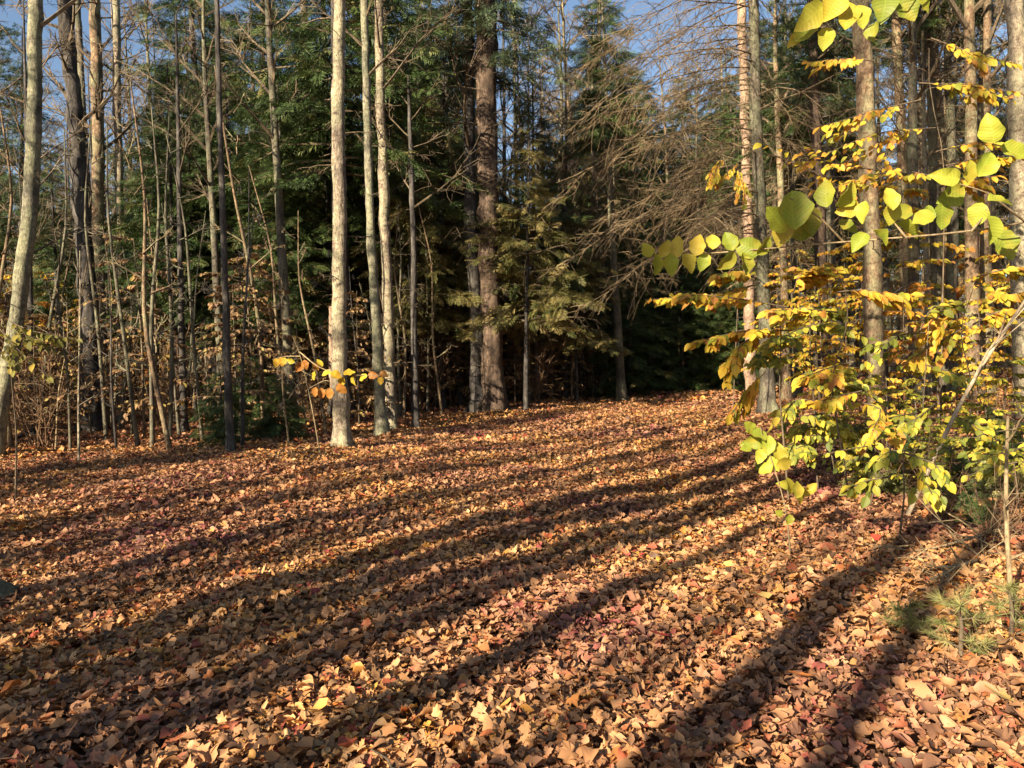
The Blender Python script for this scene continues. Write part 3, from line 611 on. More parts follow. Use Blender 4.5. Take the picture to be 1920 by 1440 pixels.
for px, d, k, sc in ((948, 33, 'hwB', 1.3), (975, 42, 'hwA', 1.35), (1000, 36, 'hwD', 1.4), (1022, 48, 'hwB', 1.5), (1045, 40, 'hwA', 1.3), (1062, 55, 'golB', 1.5), (1090, 50, 'golB', 1.6), (1030, 58, 'hwC', 1.4), (200, 30, 'hwB', 1.25), (255, 38, 'hwD', 1.5), (290, 36, 'hwA', 1.3), (310, 44, 'hwB', 1.5), (240, 48, 'hwA', 1.5)): put_px(k, px, d, sc, .3)
# the rest at random behind the edge of the clearing
kinds_l = ['hwA', 'hwB', 'hwD', 'hemA', 'hemC', 'hemC', 'hwA', 'hwC']; kinds_c = ['hemA', 'hemC', 'hwB', 'hwA', 'golB', 'hemC']; kinds_r = ['spA', 'hwC', 'hwA', 'hwC', 'hemC', 'hwD', 'hwC', 'pine']
cnt = 0; tries = 0
while cnt < 245 and tries < 12000:
    tries += 1
    y = 18 + 62 * rs.rand() ** 0.8; x = (rs.rand() * 2 - 1) * (0.82 * y + 3); z = H(x, y); px, py = pix((x, y, z))
    if py > np.interp(px, edge_x, edge_y) - 14 or not free(x, y, 0.6): continue
    skywin = (170 < px < 345) or (935 < px < 1075)
    if px < 560: k = random.choice(kinds_l)
    elif px < 1130: k = random.choice(kinds_c)
    else: k = random.choice(kinds_r)
    if 1180 < px < 1400 and y < 44: continue
    if px < 345 and k == 'hemC': k = 'hwB'
    if skywin and k not in ('hwA', 'hwB', 'hwC', 'hwD'): k = random.choice(['hwB', 'hwD'])
    taken.append((x, y, 0.5)); plant(k, (x, y), sc=random.uniform(0.85, 1.15) * (1.25 if k == 'hemC' else 1)); cnt += 1
# thin saplings in the shaded woods
cnt = tries = 0
while cnt < 200 and tries < 12000:
    tries += 1
    y = 15.5 + 36 * rs.rand(); x = (rs.rand() * 2 - 1) * (0.75 * y + 1); px, py = pix((x, y, H(x, y)))
    if py > np.interp(px, edge_x, edge_y) - 8 or not free(x, y, 0.15): continue
    if px > 1150 and rs.rand() < 0.7: continue
    taken.append((x, y, 0.2)); plant(random.choice(['poA', 'poB', 'poC', 'poD']), (x, y), sc=random.uniform(0.7, 1.25), tilt=(random.gauss(0, 0.06), random.gauss(0, 0.06))); cnt += 1
cnt = tries = 0
while cnt < 135 and tries < 9000:
    tries += 1
    y = 17 + 34 * rs.rand(); x = (rs.rand() * 2 - 1) * (0.75 * y + 1); px, py = pix((x, y, H(x, y)))
    if py > np.interp(px, edge_x, edge_y) - 22 or not free(x, y, 0.2) or px > 1170: continue
    taken.append((x, y, 0.3)); plant('brush' if rs.rand() < .5 else 'beE', (x, y), sc=random.uniform(0.7, 1.3) * (1 + max(0, y - 25) / 30)); cnt += 1
# understorey in leaf
for px, d, k, s in ((20, 24, 'beD', 1), (90, 30, 'beC', 1.2), (-60, 20, 'beD', .9), (40, 34, 'beD', 1.3), (130, 27, 'beB', 1.2), (60, 26, 'beC', 1.3), (-30, 28, 'beD', 1.2), (100, 36, 'beD', 1.4), (200, 38, 'beC', 1.3), (0, 38, 'beC', 1.5), (160, 30, 'beD', 1.0), (250, 32, 'beC', 1), (300, 30, 'beC', 1.1), (1090, 33, 'beE', 1.0), (845, 27.5, 'beE', .9), (965, 28.5, 'beE', .95), (1035, 30.5, 'beE', 1.0), (1150, 35.5, 'beE', .9), (1000, 28, 'brush', 1.1), (870, 30, 'brush', 1.2), (1070, 31, 'poD', 1.1), (1110, 34, 'poB', 1.2), (990, 30, 'hwD', 1.1), (1058, 32.5, 'hwB', 1.1), (1160, 37, 'hwD', 1.1), (800, 26, 'poB', 1.1), (820, 28, 'hwB', 1.0), (755, 24, 'poD', 1.0), (1130, 36, 'hwA', 1.1), (985, 33, 'beE', 1.1), (840, 30, 'beE', 1.1), (760, 26, 'beE', 1), (1040, 40, 'beE', 1.3), (1140, 42, 'beE', 1.2), (800, 34, 'brush', 1.6), (950, 36, 'brush', 1.6), (1060, 34, 'brush', 1.4),
                    (1480, 20, 'beD', .8), (1545, 17, 'beD', .75), (1590, 22, 'beD', 1), (1760, 15, 'beA', 1), (1850, 14, 'beA', .9), (1700, 17, 'beC', .9), (1900, 18, 'beD', .9), (1540, 14.5, 'beA', 1.0), (1690, 19, 'beD', 1.2), (1830, 22, 'beC', 1.3), (1500, 33, 'beD', 1.3)):
    put_px(k, px, d, s, 0.2)

# low growth on the right bank
for px, d, k, sc in ((1490, 10.5, 'beB', .55), (1560, 11.5, 'beB', .6), (1620, 9.2, 'beB', .45), (1690, 11, 'beB', .65), (1740, 8.4, 'beB', .5), (1790, 10.2, 'beB', .6), (1850, 8.8, 'beB', .55), (1905, 7.6, 'beB', .5), (1880, 11, 'beB', .7), (1660, 12.5, 'beA', .5), (1830, 12.5, 'beA', .55), (1720, 14, 'beB', .7),
                     (1700, 10, 'young', .35), (1780, 8.2, 'young', .3), (1860, 9.6, 'young', .38), (1915, 8.6, 'young', .33), (1610, 11.2, 'young', .3), (1830, 6.9, 'young', .22),
                     (1760, 7.4, 'brush', .3), (1860, 6.2, 'brush', .28), (1690, 9, 'brush', .35), (1900, 10, 'brush', .45), (1560, 12.5, 'brush', .5)):
    put_px(k, px, d, sc, .1)
# ---------------------------------------------------------------- trees behind the viewer whose shadows cross the clearing
def shade(px, py, back, key, sc=1.0, side=0.0):
    g = G(px, py); p = np.array([g[0], g[1]]) - SD * (back + float(SD @ g[:2])); p = p + np.array([SD[1], -SD[0]]) * side
    return plant(key, (p[0], p[1]), sc=sc)
for px, py, back, key, sc in ((1525, 1200, 7, 'tallB', 1.15), (1671, 1256, 9, 'tallB', 0.8), (1040, 1175, 9, 'tallB', 1.0), (850, 1150, 12, 'tallA', 1.0), (500, 1175, 11, 'tallB', 1.1), (960, 1000, 15, 'tallA', 1.1), (200, 1240, 13, 'tallB', 1.0), (250, 1340, 10, 'tallA', 0.9), (700, 1040, 16, 'tallA', 1.1),
                              (560, 1000, 19, 'tallB', 1.1), (100, 1120, 14, 'tallA', 1), (350, 960, 22, 'tallB', 1.1), (900, 870, 20, 'tallA', 1.0), (1050, 830, 22, 'tallB', 1.0), (150, 985, 20, 'tallA', 1.1), (1300, 1130, 14, 'tallB', 0.7), (1100, 905, 21, 'tallB', 1.0), (1200, 800, 24, 'tallB', 1), (700, 900, 24, 'tallB', 1),
                              (700, 1120, 9, 'thin', 0.7), (480, 1215, 11, 'thin', 0.75), (900, 1060, 12, 'thin', 0.85), (1000, 1010, 13, 'tallB', 1.1), (640, 1240, 8, 'tallB', 0.9), (560, 1110, 12, 'tallA', 0.9), (300, 1260, 9, 'tallB', 1.1), (760, 1090, 14, 'tallB', 1.1), (100, 1330, 11, 'tallB', 1.1), (300, 1080, 17, 'tallB', 1.0)):
    o = shade(px, py, back, key, sc); o['behind'] = 1
for x, y, key, sc in ((5, -6, 'hemC', 1.0), (9, -3, 'hemA', 1.0), (8, -10, 'hemC', 1.2), (14, -6, 'hemC', 1.1), (13, 1, 'hemA', 1.1), (17, 3, 'hemC', 1.1), (20, -4, 'hemC', 1.2), (3.5, -13, 'hemC', 1.2), (12, -15, 'hemC', 1.3), (20, 8, 'hemC', 1.2), (24, 2, 'hemC', 1.3), (18, -14, 'hemC', 1.3), (2, -21, 'hemC', 1.3), (25, 12, 'hemC', 1.2)):  # unseen hemlocks added to block sky light; their shadows miss the clearing
    o = plant(key, (x, y), sc=sc); o['behind'] = 1
for i in range(11):
    sl = -11.5 + 10.2 * (i + .2 + .6 * rs.rand()) / 11; t = rs.uniform(9, 26); q = np.array([SD[1], -SD[0]]) * sl - SD * t
    if q[0] < -2 or q[1] < -3: o = plant('tallB', q, sc=rs.uniform(.45, .85)); o['behind'] = 1
# and trees beside the clearing, just outside the left edge of the photo, that keep the woods floor dark
for x, y, key, sc in ((-22.3, 6, 'hemD', 1.0), (-21, 11, 'hemD', 1.0), (-25, 13, 'hemD', 1.2), (-27, 18, 'hemC', .9), (-18, 9, 'hwC', 1.0), (-24, 4, 'hwA', 1.2), (-22, 15, 'hemD', 0.9), (-27, 22, 'hemD', 1.1),
                      (-10.6, 9.2, 'hemD', 1.15), (-11, 4.5, 'thin', 1.1), (-14.5, 6, 'hemD', 0.8), (-18.6, 11.6, 'hemD', .9), (-17, 6.5, 'hwA', 1.1)):
    o = plant(key, (x, y), sc=sc); o['behind'] = 2

# ---------------------------------------------------------------- leafy branches at the right, close by
def pxpath(pp, n=8): return smoothpath([P(x, y, d) for x, y, d in pp], n)
def big_leaves(mb, items, T=BIGOVAL, jit=0.88):
    for x, y, d, s, ang, tint in items:       # centre pixel, distance, length in pixels, direction the tip points (degrees, 0 = right, 90 = up), colour
        a = math.radians(ang); tip = math.cos(a) * RIGHT + math.sin(a) * UP + fwd * random.uniform(-0.35, 0.35)
        nrm = -fwd + 0.45 * rs.randn(3) + np.array([0, 0, 0.25]); L = s * d / FPX * jit
        Mx = frames(tip[None], nrm[None]) * np.array([L, L * random.uniform(0.85, 1.15), L])[None, None]
        off = P(x, y, d) - norm(tip) * L * 0.5
        TV = T[0].copy(); TV[:, 2] += random.uniform(-0.1, 0.25) * TV[:, 0] ** 2 + random.uniform(-.3, .5) * TV[:, 1] ** 2; TV[:, 2] += random.uniform(-.1, .55) * np.abs(TV[:, 1]) + 0.05 * np.sin(TV[:, 0] * random.uniform(9, 16) + random.random() * 6) * np.sign(TV[:, 1]) * np.abs(TV[:, 1]) * 3; TV[:, 1] *= 1 + 0.07 * np.sin(TV[:, 0] * 75) + 0.06 * np.sin(TV[:, 0] * random.uniform(8, 20) + random.random() * 6); TV[:, 1] += 0.12 * random.uniform(-1, 1) * TV[:, 0] ** 2
        inst(mb, TV, T[1], Mx, off[None], 0, np.array([tint]), T[2])
mb = MB(); tw = MB(); lf = MB()
b = P(2060, 700, 2.6); root = np.array([b[0], b[1], H(b[0], b[1])])
e = empty('beech_sapling', root, 'nearest leafy branch with large yellow green leaves reaching in from the right edge', 'sapling')
def local(m): 
    for V in m.V: V -= root.astype(np.float32)
    return m
tube(mb, smoothpath([root, P(2055, 500, 2.6), P(2040, 200, 2.6), P(2020, -150, 2.5), P(1990, -300, 2.4)], 14), np.linspace(0.018, 0.008, 14), 7)
for pp in ([(2050, 380, 2.6), (1925, 418, 2.4), (1820, 435, 2.3), (1700, 446, 2.35), (1580, 452, 2.45), (1450, 466, 2.55), (1320, 476, 2.7), (1215, 482, 2.75)],
           [(2045, 300, 2.6), (1930, 285, 2.4), (1860, 270, 2.35)], [(1925, 418, 2.4), (1850, 360, 2.3), (1800, 345, 2.3)],
           [(2020, -130, 2.5), (1850, -60, 2.4), (1680, -30, 2.3), (1540, -5, 2.3)], [(1580, 452, 2.45), (1540, 410, 2.4), (1480, 370, 2.4)], [(1700, 446, 2.35), (1670, 410, 2.35)], [(1820, 435, 2.3), (1850, 400, 2.3)]):
    p = pxpath(pp, 12); tube(tw, p, np.linspace(0.0042, 0.0018, 12), 6)
big_leaves(lf, [(1860, 240, 2.3, 64, 112, .62), (1898, 287, 2.35, 60, -28, .45), (1845, 308, 2.3, 62, 62, .35), (1815, 322, 2.35, 50, 100, .6), (1772, 332, 2.3, 62, 172, .68), (1780, 362, 2.4, 66, 205, .12), (1875, 375, 2.25, 60, 5, .55), (1832, 402, 2.3, 52, 250, .5), (1856, 432, 2.28, 64, 284, .42),
    (1730, 408, 2.35, 52, 200, .35), (1668, 372, 2.3, 56, 100, .72), (1672, 400, 2.34, 52, 262, .66), (1617, 398, 2.38, 50, 255, .55), (1590, 390, 2.4, 50, 190, .95), (1582, 362, 2.38, 62, 60, .6), (1548, 362, 2.42, 62, 95, .5), (1482, 396, 2.4, 88, 98, .25), (1456, 410, 2.45, 70, 130, .45), (1470, 440, 2.5, 56, 250, .9), (1522, 415, 2.5, 66, 280, .05), (1500, 430, 2.52, 62, 200, .1),
    (1652, 443, 2.36, 46, 330, .3), (1612, 455, 2.38, 52, 235, .25), (1700, 432, 2.4, 60, 330, .3), (1765, 405, 2.4, 60, 265, .15), (1590, 425, 2.5, 46, 320, .1), (1740, 400, 2.42, 44, 80, .1), (1690, 400, 2.45, 60, 30, .08), (1885, 460, 2.5, 70, 300, .1),
    (1402, 462, 2.6, 60, 150, .08), (1368, 452, 2.62, 44, 110, .12), (1395, 495, 2.6, 50, 280, .1), (1430, 460, 2.58, 46, 60, .2), (1362, 490, 2.6, 50, 230, .05), (1310, 460, 2.65, 46, 75, .95), (1270, 462, 2.7, 52, 85, .9), (1338, 452, 2.66, 40, 80, .8), (1246, 466, 2.7, 40, 70, .85), (1214, 468, 2.72, 34, 110, .6), (1226, 496, 2.7, 48, 268, .35), (1258, 497, 2.7, 48, 280, .4), (1290, 494, 2.68, 46, 300, .85), (1320, 492, 2.66, 40, 250, .3),
    (1560, 15, 2.3, 72, 240, .9), (1590, 30, 2.3, 66, 265, .8), (1520, 30, 2.3, 80, 215, .75), (1510, 62, 2.35, 60, 230, .2), (1550, 70, 2.32, 52, 265, .6), (1615, 30, 2.3, 54, 280, .65), (1660, 14, 2.4, 66, 260, .05), (1700, 18, 2.4, 60, 300, .05), (1730, 10, 2.4, 44, 320, .3), (1640, 60, 2.4, 44, 270, .1), (1490, 75, 2.36, 40, 225, .9)])
local(mb).build('stem', M['twig'], e, True); br = local(tw).build('branch', M['twig_pale'], e, True); local(lf).build('leaves', M['big_leaf'], e, True)

# low sprig with large leaves
def sprig(base_px, label, stem_pts, leaves, mt, size_mul=1.0, name='beech_sapling', stem_r=0.008, stem_m='twig_pale', extra=()):
    root = G(*base_px); d = (root - EYE) @ fwd; e = empty(name, root, label, 'sapling'); a = MB(); l = MB()
    for k, sp_ in enumerate((stem_pts,) + tuple(extra)):
        p = smoothpath(([root] if k == 0 else []) + [P(x, y, d + dd) for x, y, dd in sp_], 12); tube(a, p, np.linspace(stem_r, stem_r * 0.35, 12), 5)
    big_leaves(l, [(x, y, d + dd, s * size_mul, an, t) for x, y, dd, s, an, t in leaves])
    for m_ in (a, l):
        for V in m_.V: V -= root.astype(np.float32)
    a.build('stem', M[stem_m], e, True); l.build('leaves', M[mt], e, True); return e
sprig((1482, 1045), 'low sprig of pale yellow leaves standing alone on the litter before the grey spruce', [(1478, 985, 0), (1468, 930, 0), (1446, 860, 0), (1425, 800, 0)],
      [(1418, 815, 0, 60, 150, .2), (1412, 830, .1, 66, 200, .1), (1440, 835, 0, 56, 260, .3), (1462, 848, 0, 54, 95, .8), (1450, 870, 0, 48, 290, .75), (1470, 868, -.1, 46, 20, .9), (1436, 880, 0, 44, 215, .45), (1480, 912, -.1, 48, 100, .8), (1494, 918, -.15, 48, 85, .78), (1470, 908, 0, 40, 160, .72), (1512, 920, 0, 36, 40, .98), (1524, 916, 0, 36, 60, .98), (1500, 935, 0, 36, 280, .9), (1460, 962, -.1, 26, 150, .66), (1479, 974, -.1, 30, 265, .68), (1425, 855, 0, 46, 240, .55), (1398, 842, 0, 36, 180, .3), (1445, 800, 0, 44, 60, .9), (1405, 800, 0, 44, 130, .4)], 'big_leaf', 0.78)
sprig((601, 858), 'small bent sapling with orange and yellow leaves before the scarred pale trunk', [(590, 790, 0), (578, 730, 0), (562, 660, 0), (548, 630, 0)],
      [(518, 680, 0, 26, 250, .65), (530, 678, 0, 26, 262, .7), (560, 688, -.2, 30, 235, .99), (572, 684, -.1, 26, 280, .99), (592, 688, 0, 26, 300, .95), (545, 676, 0, 24, 160, .2), (600, 680, 0, 24, 120, .3), (612, 700, -.4, 28, 200, .45), (590, 705, -.4, 26, 260, .35), (592, 735, -.5, 28, 265, .99), (603, 738, -.5, 30, 280, .98), (618, 738, -.5, 30, 275, .96), (630, 704, -.6, 32, 340, .6), (655, 700, -.6, 32, 10, .5), (680, 708, -.6, 30, 200, .35), (700, 704, -.6, 30, 0, .99), (720, 702, -.6, 26, 340, .97), (715, 714, -.6, 22, 260, .6), (640, 716, -.5, 30, 250, .5), (664, 714, -.6, 26, 280, .35), (640, 730, -.5, 34, 300, .97)], 'beech', 0.82, stem_r=0.012, extra=([(562, 660, 0), (600, 692, -.3), (660, 704, -.6), (735, 704, -.6)], [(580, 728, 0), (610, 712, -.5), (640, 722, -.5)], [(562, 668, 0), (535, 668, 0), (510, 674, 0)]))

# beech saplings of the right edge: sprays set out along twigs
def beech(base_px, d, label, mt, sprays, size, seed, nleaf=18, stem_top=None, subs=3):
    b = P(base_px, 720, d); root = np.array([b[0], b[1], H(b[0], b[1])]); e = empty('beech_sapling', root, label, 'sapling'); r_ = np.random.RandomState(seed)
    a = MB(); l = MB(); x, y = stem_top; tube(a, smoothpath([root, P(base_px + (x - base_px) * .4 + r_.randn() * 14, y + 190, d + .1), P(base_px + (x - base_px) * .7 + r_.randn() * 10, y + 80, d - .05), P(x, y, d)], 14), np.linspace(0.013, 0.004, 14), 6)
    for s in sprays:
        jx, jy = r_.randn(2) * np.array([14, 24]); sl = r_.randn() * .12
        spray(a, l, smoothpath([P(x + jx + r_.randn() * 9, y + jy + sl * (x - s[0][0]) + r_.randn() * 9, d + dd + r_.randn() * .15) for x, y, dd in s], 8), size, int(nleaf * 1.25), r_, subs=subs + 2)
    for m_ in (a, l):
        for V in m_.V: V -= root.astype(np.float32)
    a.build('stem', M['twig'], e, True); l.build('leaves', M[mt], e)
beech(1475, 8.6, 'bright orange yellow beech sapling left of and around the grey spruce trunk', 'beech', [[(1470, 560, 0), (1340, 540, -.3), (1200, 535, -.5)], [(1450, 545, 0), (1380, 545, .2), (1300, 560, .1)], [(1470, 620, 0), (1380, 620, -.3), (1290, 622, -.4)], [(1440, 600, 0), (1400, 640, -.2), (1385, 700, -.3)], [(1470, 560, 0), (1500, 545, -.3), (1560, 540, -.4)], [(1440, 570, .4), (1400, 580, .3), (1350, 575, .2)], [(1450, 640, 0), (1420, 680, -.2), (1405, 730, -.2)]], 0.13, 61, 30, (1455, 540), 3)
beech(1530, 9.2, 'dense yellow and olive beech sapling between the spruce and the tan trunk', 'green_leaf', [[(1500, 600 + k * 45, 0), (1500 + sgn * 60, 590 + k * 45, -.3), (1505 + sgn * 130, 620 + k * 45, -.5)] for k in range(6) for sgn in (-0.5, 1)], 0.115, 62, 16, (1520, 560), 3)
beech(1590, 8.4, 'golden beech sapling in front of the warm tan trunk', 'beech', [[(1580, 560, 0), (1640, 555, -.2), (1700, 570, -.3)], [(1570, 530, 0), (1500, 528, -.2), (1440, 535, -.3)], [(1580, 600, 0), (1650, 600, .2), (1690, 615, 0)], [(1600, 700, 0), (1650, 720, -.2), (1640, 800, -.3)], [(1590, 650, 0), (1540, 650, 0), (1480, 670, -.2)], [(1600, 760, 0), (1560, 770, -.2), (1520, 800, -.2)], [(1590, 540, .3), (1530, 520, .2), (1480, 515, .1)]], 0.125, 63, 18, (1580, 520))
beech(1800, 9.4, 'yellow and green beech sapling right of the tan trunk, layered sprays', 'beech', [[(1830, 570, 0), (1760, 590, -.2), (1690, 610, -.3)], [(1830, 560, 0), (1880, 560, -.2), (1930, 570, -.2)], [(1810, 600, 0), (1770, 640, -.3), (1740, 660, -.3)], [(1820, 540, .3), (1870, 545, .4), (1920, 540, .3)], [(1810, 620, 0), (1870, 600, -.3), (1910, 600, -.4)]], 0.135, 64, 18, (1825, 540))
beech(1740, 8.8, 'loose green leaved sapling low beside the leaning pole', 'green_leaf', [[(1740, 650, 0), (1690, 660, -.2), (1640, 690, -.3)], [(1745, 680, 0), (1800, 700, -.2), (1840, 690, -.3)], [(1740, 720, 0), (1690, 740, -.2), (1650, 770, -.2)], [(1745, 740, 0), (1800, 760, -.2), (1860, 800, -.3)], [(1735, 780, 0), (1690, 800, -.1), (1660, 800, -.2)], [(1740, 640, 0), (1760, 600, .2), (1800, 590, .3)]], 0.125, 65, 11, (1742, 600), 2)
beech(1760, 10.5, 'tall beech with rusty gold layered sprays high at the upper right', 'beech', [[(1740, 200 + k * 42, 0), (1740 + sg * 90, 190 + k * 44 + (k % 3) * 8, -.4), (1735 + sg * 190, 205 + k * 42 + (k % 2) * 12, -.7)] for k in range(-2, 4) for sg in ((-1, 0.9) if k % 2 else (0.9,))] + [[(1700, 320, 0), (1560, 335, -.4), (1420, 325, -.6)], [(1680, 290, 0), (1600, 300, -.4), (1520, 310, -.6)], [(1640, 110, 0), (1580, 110, -.4), (1520, 130, -.5)]], 0.125, 66, 15, (1742, 90), 3)
beech(1372, 18, 'small golden sapling behind the pinkish peeling trunk', 'beech', [[(1375, 260, 0), (1365, 300, -.2), (1360, 330, -.2)], [(1375, 290, 0), (1340, 310, -.2), (1320, 320, -.2)], [(1375, 330, 0), (1385, 370, -.2), (1400, 390, -.2)]], 0.15, 67, 14, (1376, 240))
beech(1700, 6.0, 'low yellow green seedling on the litter at the foot of the leaning pole', 'green_leaf', [[(1690, 870, 0), (1640, 880, -.1), (1610, 900, -.1)], [(1690, 860, 0), (1740, 860, -.1), (1770, 880, -.2)], [(1690, 890, 0), (1680, 900, -.2), (1660, 910, -.3)], [(1695, 850, 0), (1720, 890, -.2), (1740, 900, -.3)]], 0.1, 68, 9, (1692, 845), 2)
beech(1560, 9.6, 'green leaved low sapling at the foot of the tan trunk', 'green_leaf', [[(1560, 790, 0), (1500, 800, -.2), (1450, 800, -.2)], [(1560, 820, 0), (1600, 820, -.2), (1630, 850, -.3)], [(1560, 800, 0), (1540, 850, -.3), (1500, 860, -.4)], [(1560, 760, 0), (1590, 770, -.2), (1620, 770, -.2)]], 0.115, 69, 14, (1560, 740), 3)
beech(20, 9.5, 'hazy olive leafed sprig beside the leaning tree at the left edge', 'olive_leaf', [[(20, 640, 0), (80, 640, -.2), (150, 655, -.3)], [(20, 630, 0), (60, 660, -.2), (110, 690, -.2)], [(10, 640, .2), (50, 630, .2), (90, 625, .1)]], 0.11, 70, 12, (18, 620), 2)

for i, (bx, dd, lb) in enumerate(((1640, 8.0, 'thin green seedling left of the leaning pole foot'), (1850, 7.2, 'yellow green seedling under the leaning pole'), (1900, 6.6, 'olive leaved seedling low at the right edge'), (1790, 9.4, 'green seedling in front of the slim pale trunk'))):
    y0 = 690 + 1250 / dd; beech(bx, dd, lb, 'green_leaf', [[(bx, y0, 0), (bx + 40 * math.cos(t), y0 - 22 * math.sin(t) + 5, -.1), (bx + 90 * math.cos(t), y0 - 30 * math.sin(t) + 18, -.2)] for t in (0.2, 1.2, 2.0, 2.9, 3.5)], 0.085, 100 + i, 7, (bx, y0 - 25), 1)

# ---------------------------------------------------------------- pole, twigs, seedlings, stone, single leaves
def stick(name, label, cat, px_pts, r, mt, sides=7, n=16, branches=0, seed=3):
    pts = np.array([P(x, y, d) if d else G(x, y) for x, y, d in px_pts]); base = pts[0].copy(); e = MB(); p = smoothpath(pts - base, n); tube(e, p, np.linspace(r[0], r[1], n), sides, 0, None, 0.06)
    r_ = np.random.RandomState(seed)
    for i in range(branches):
        k = r_.randint(n // 5, n - 1); d = norm(norm(p[-1] - p[0]) + r_.randn(3) * np.array([.6, .6, .35])); l = r_.uniform(0.15, 0.5) * np.linalg.norm(p[-1] - p[0]) * .6; q = np.linspace(0, 1, 6)
        b_ = p[k] + d * (q * l)[:, None] + np.cumsum(r_.randn(6, 3) * 0.04 * l, 0) * q[:, None]; tube(e, b_, np.linspace(r[1] * 1.2, r[1] * .4, 6), 4)
        for j in range(2):
            o3 = b_[2 + j]; d3 = norm(d + r_.randn(3) * .7); b3 = o3 + d3 * (np.linspace(0, 1, 4) * l * .5)[:, None]; tube(e, b3, np.linspace(r[1] * .7, r[1] * .3, 4), 3)
    for V in e.V:      # nothing sinks below the ground
        g = H(V[:, 0] + base[0], V[:, 1] + base[1]) + 0.015 - base[2]; V[:, 2] = np.maximum(V[:, 2], g + 0.5 * np.minimum(V[:, 2] - g, 0) * 0)
    o = e.build(name, M[mt], None, True); o.location = [float(c) for c in base]; return tag(o, label, cat)
g = G(1700, 972); gd = (g - EYE) @ fwd
stick('leaning_pole', 'straight dead pole leaning up to the right across the shrubs', 'dead branch', [(1700, 972, 0), (1790, 775, gd + .3), (1850, 670, gd + .45), (1925, 560, gd + .6), (1990, 460, gd + .8)], (0.024, 0.016), 'twig_bleach', branches=2)
g = G(1898, 1150); gd = (g - EYE) @ fwd
stick('sapling', 'thin bare upright stem near the right edge beside the fallen twigs', 'sapling', [(1898, 1150, 0), (1888, 1010, gd), (1886, 900, gd), (1890, 780, gd)], (0.016, 0.008), 'twig_pale', branches=5)
for i, (pp, lb) in enumerate((([(1870, 1040, 0), (1800, 1060, 4.9), (1720, 1100, 4.7), (1640, 1130, 4.55)], 'bleached fallen branch with many forked twigs lying at the right'),
                              ([(1860, 1085, 0), (1790, 1110, 4.5), (1700, 1125, 4.45), (1600, 1150, 4.3)], 'grey forked twig lying just below the bleached fallen branch'),
                              ([(1900, 985, 0), (1820, 1010, 5.7), (1720, 1035, 5.6), (1660, 1050, 5.4)], 'thin fallen branch lying above the bleached one'))):
    stick('fallen_branch', lb, 'dead branch', pp, (0.016, 0.007), 'twig_pale', branches=18, seed=80 + i)
stick('fallen_branch', 'thin pale stick lying flat on the litter left of the clearing', 'dead branch', [(330, 918, 0), (370, 914, 0), (420, 912, 0)], (0.014, 0.008), 'twig_pale')
stick('fallen_branch', 'long dark fallen limb propped at the left edge of the woods', 'dead branch', [(12, 832, 0), (70, 800, 19), (140, 742, 19.4)], (0.05, 0.03), 'bark_dark', branches=4)
stick('fallen_branch', 'slender straight twig lying in the shade at the lower left', 'dead branch', [(10, 1310, 0), (60, 1290, 0), (110, 1278, 0)], (0.007, 0.004), 'twig_pale')
stick('sapling', 'thin whitish sapling stem in front of the thick dark trunk', 'sapling', [(148, 868, 0), (147, 740, 15.2), (151, 560, 15.2), (150, 470, 15.2)], (0.025, 0.014), 'bark_pale', branches=3)
def seedling(px, py, label, Ht, L, nb, seed, mt='pine_green', tufts=True, name='pine_seedling'):
    root = G(px, py); e = empty(name, root, label, 'seedling'); r_ = np.random.RandomState(seed); a = MB(); tube(a, [(0, 0, -.02), (0.01, 0, Ht * .5), (0, 0.01, Ht)], [0.012, 0.009, 0.004], 5); a.build('stem', M['twig'], e, True); mb = MB()
    if tufts:
        for i in range(nb):
            f = (i + .5) / nb; az = i * 2.399; l = L * (1 - .6 * f) * r_.uniform(.6, 1.1); q = np.linspace(0, 1, 5); pts = np.array([0, 0, Ht * f]) + np.array([math.cos(az), math.sin(az), .3]) * (q * l)[:, None]; tube(mb, pts, np.linspace(.005, .002, 5), 3, 1)
            k = 8; u = r_.uniform(.3, 1, k); off = np.stack([np.interp(u, q, pts[:, c]) for c in range(3)], -1); X = np.array([math.cos(az), math.sin(az), .3]) + .5 * r_.randn(k, 3)
            TV = TUFT[0][:, [2, 0, 1]] * np.array([1, .6, .6]) + np.array([0, 0, -.25]) * (TUFT[0][:, [2]] ** 2); inst(mb, TV, TUFT[1], frames(X, r_.randn(k, 3)) * r_.uniform(.07, .11, k)[:, None, None], off, 0)
    else:
        mb = conifer_crown(Ht, .05, L, nb, seed, frond_len=L * .45, base_r=.01)
    mb.build('crown', [M[mt], M['twig']], e)
seedling(1800, 1235, 'soft green pine seedling on the lit litter at the lower right', 0.3, 0.22, 9, 91)
seedling(1895, 1200, 'second soft pine seedling hard against the right edge', 0.28, 0.2, 8, 92)
seedling(1700, 1190, 'tiny pine seedling half shaded beside the fallen twigs', 0.16, 0.13, 6, 93)
seedling(1820, 935, 'low spreading fir seedling behind the leaning pole', 0.4, 0.6, 20, 94, tufts=False, name='fir_seedling')
seedling(1900, 905, 'fir seedling at the right edge above the bare upright stem', 0.45, 0.6, 20, 95, tufts=False, name='fir_seedling')
seedling(1650, 925, 'dark low fir seedling at the foot of the yellow seedling', 0.3, 0.4, 16, 96, 'pine_green', tufts=False, name='fir_seedling')
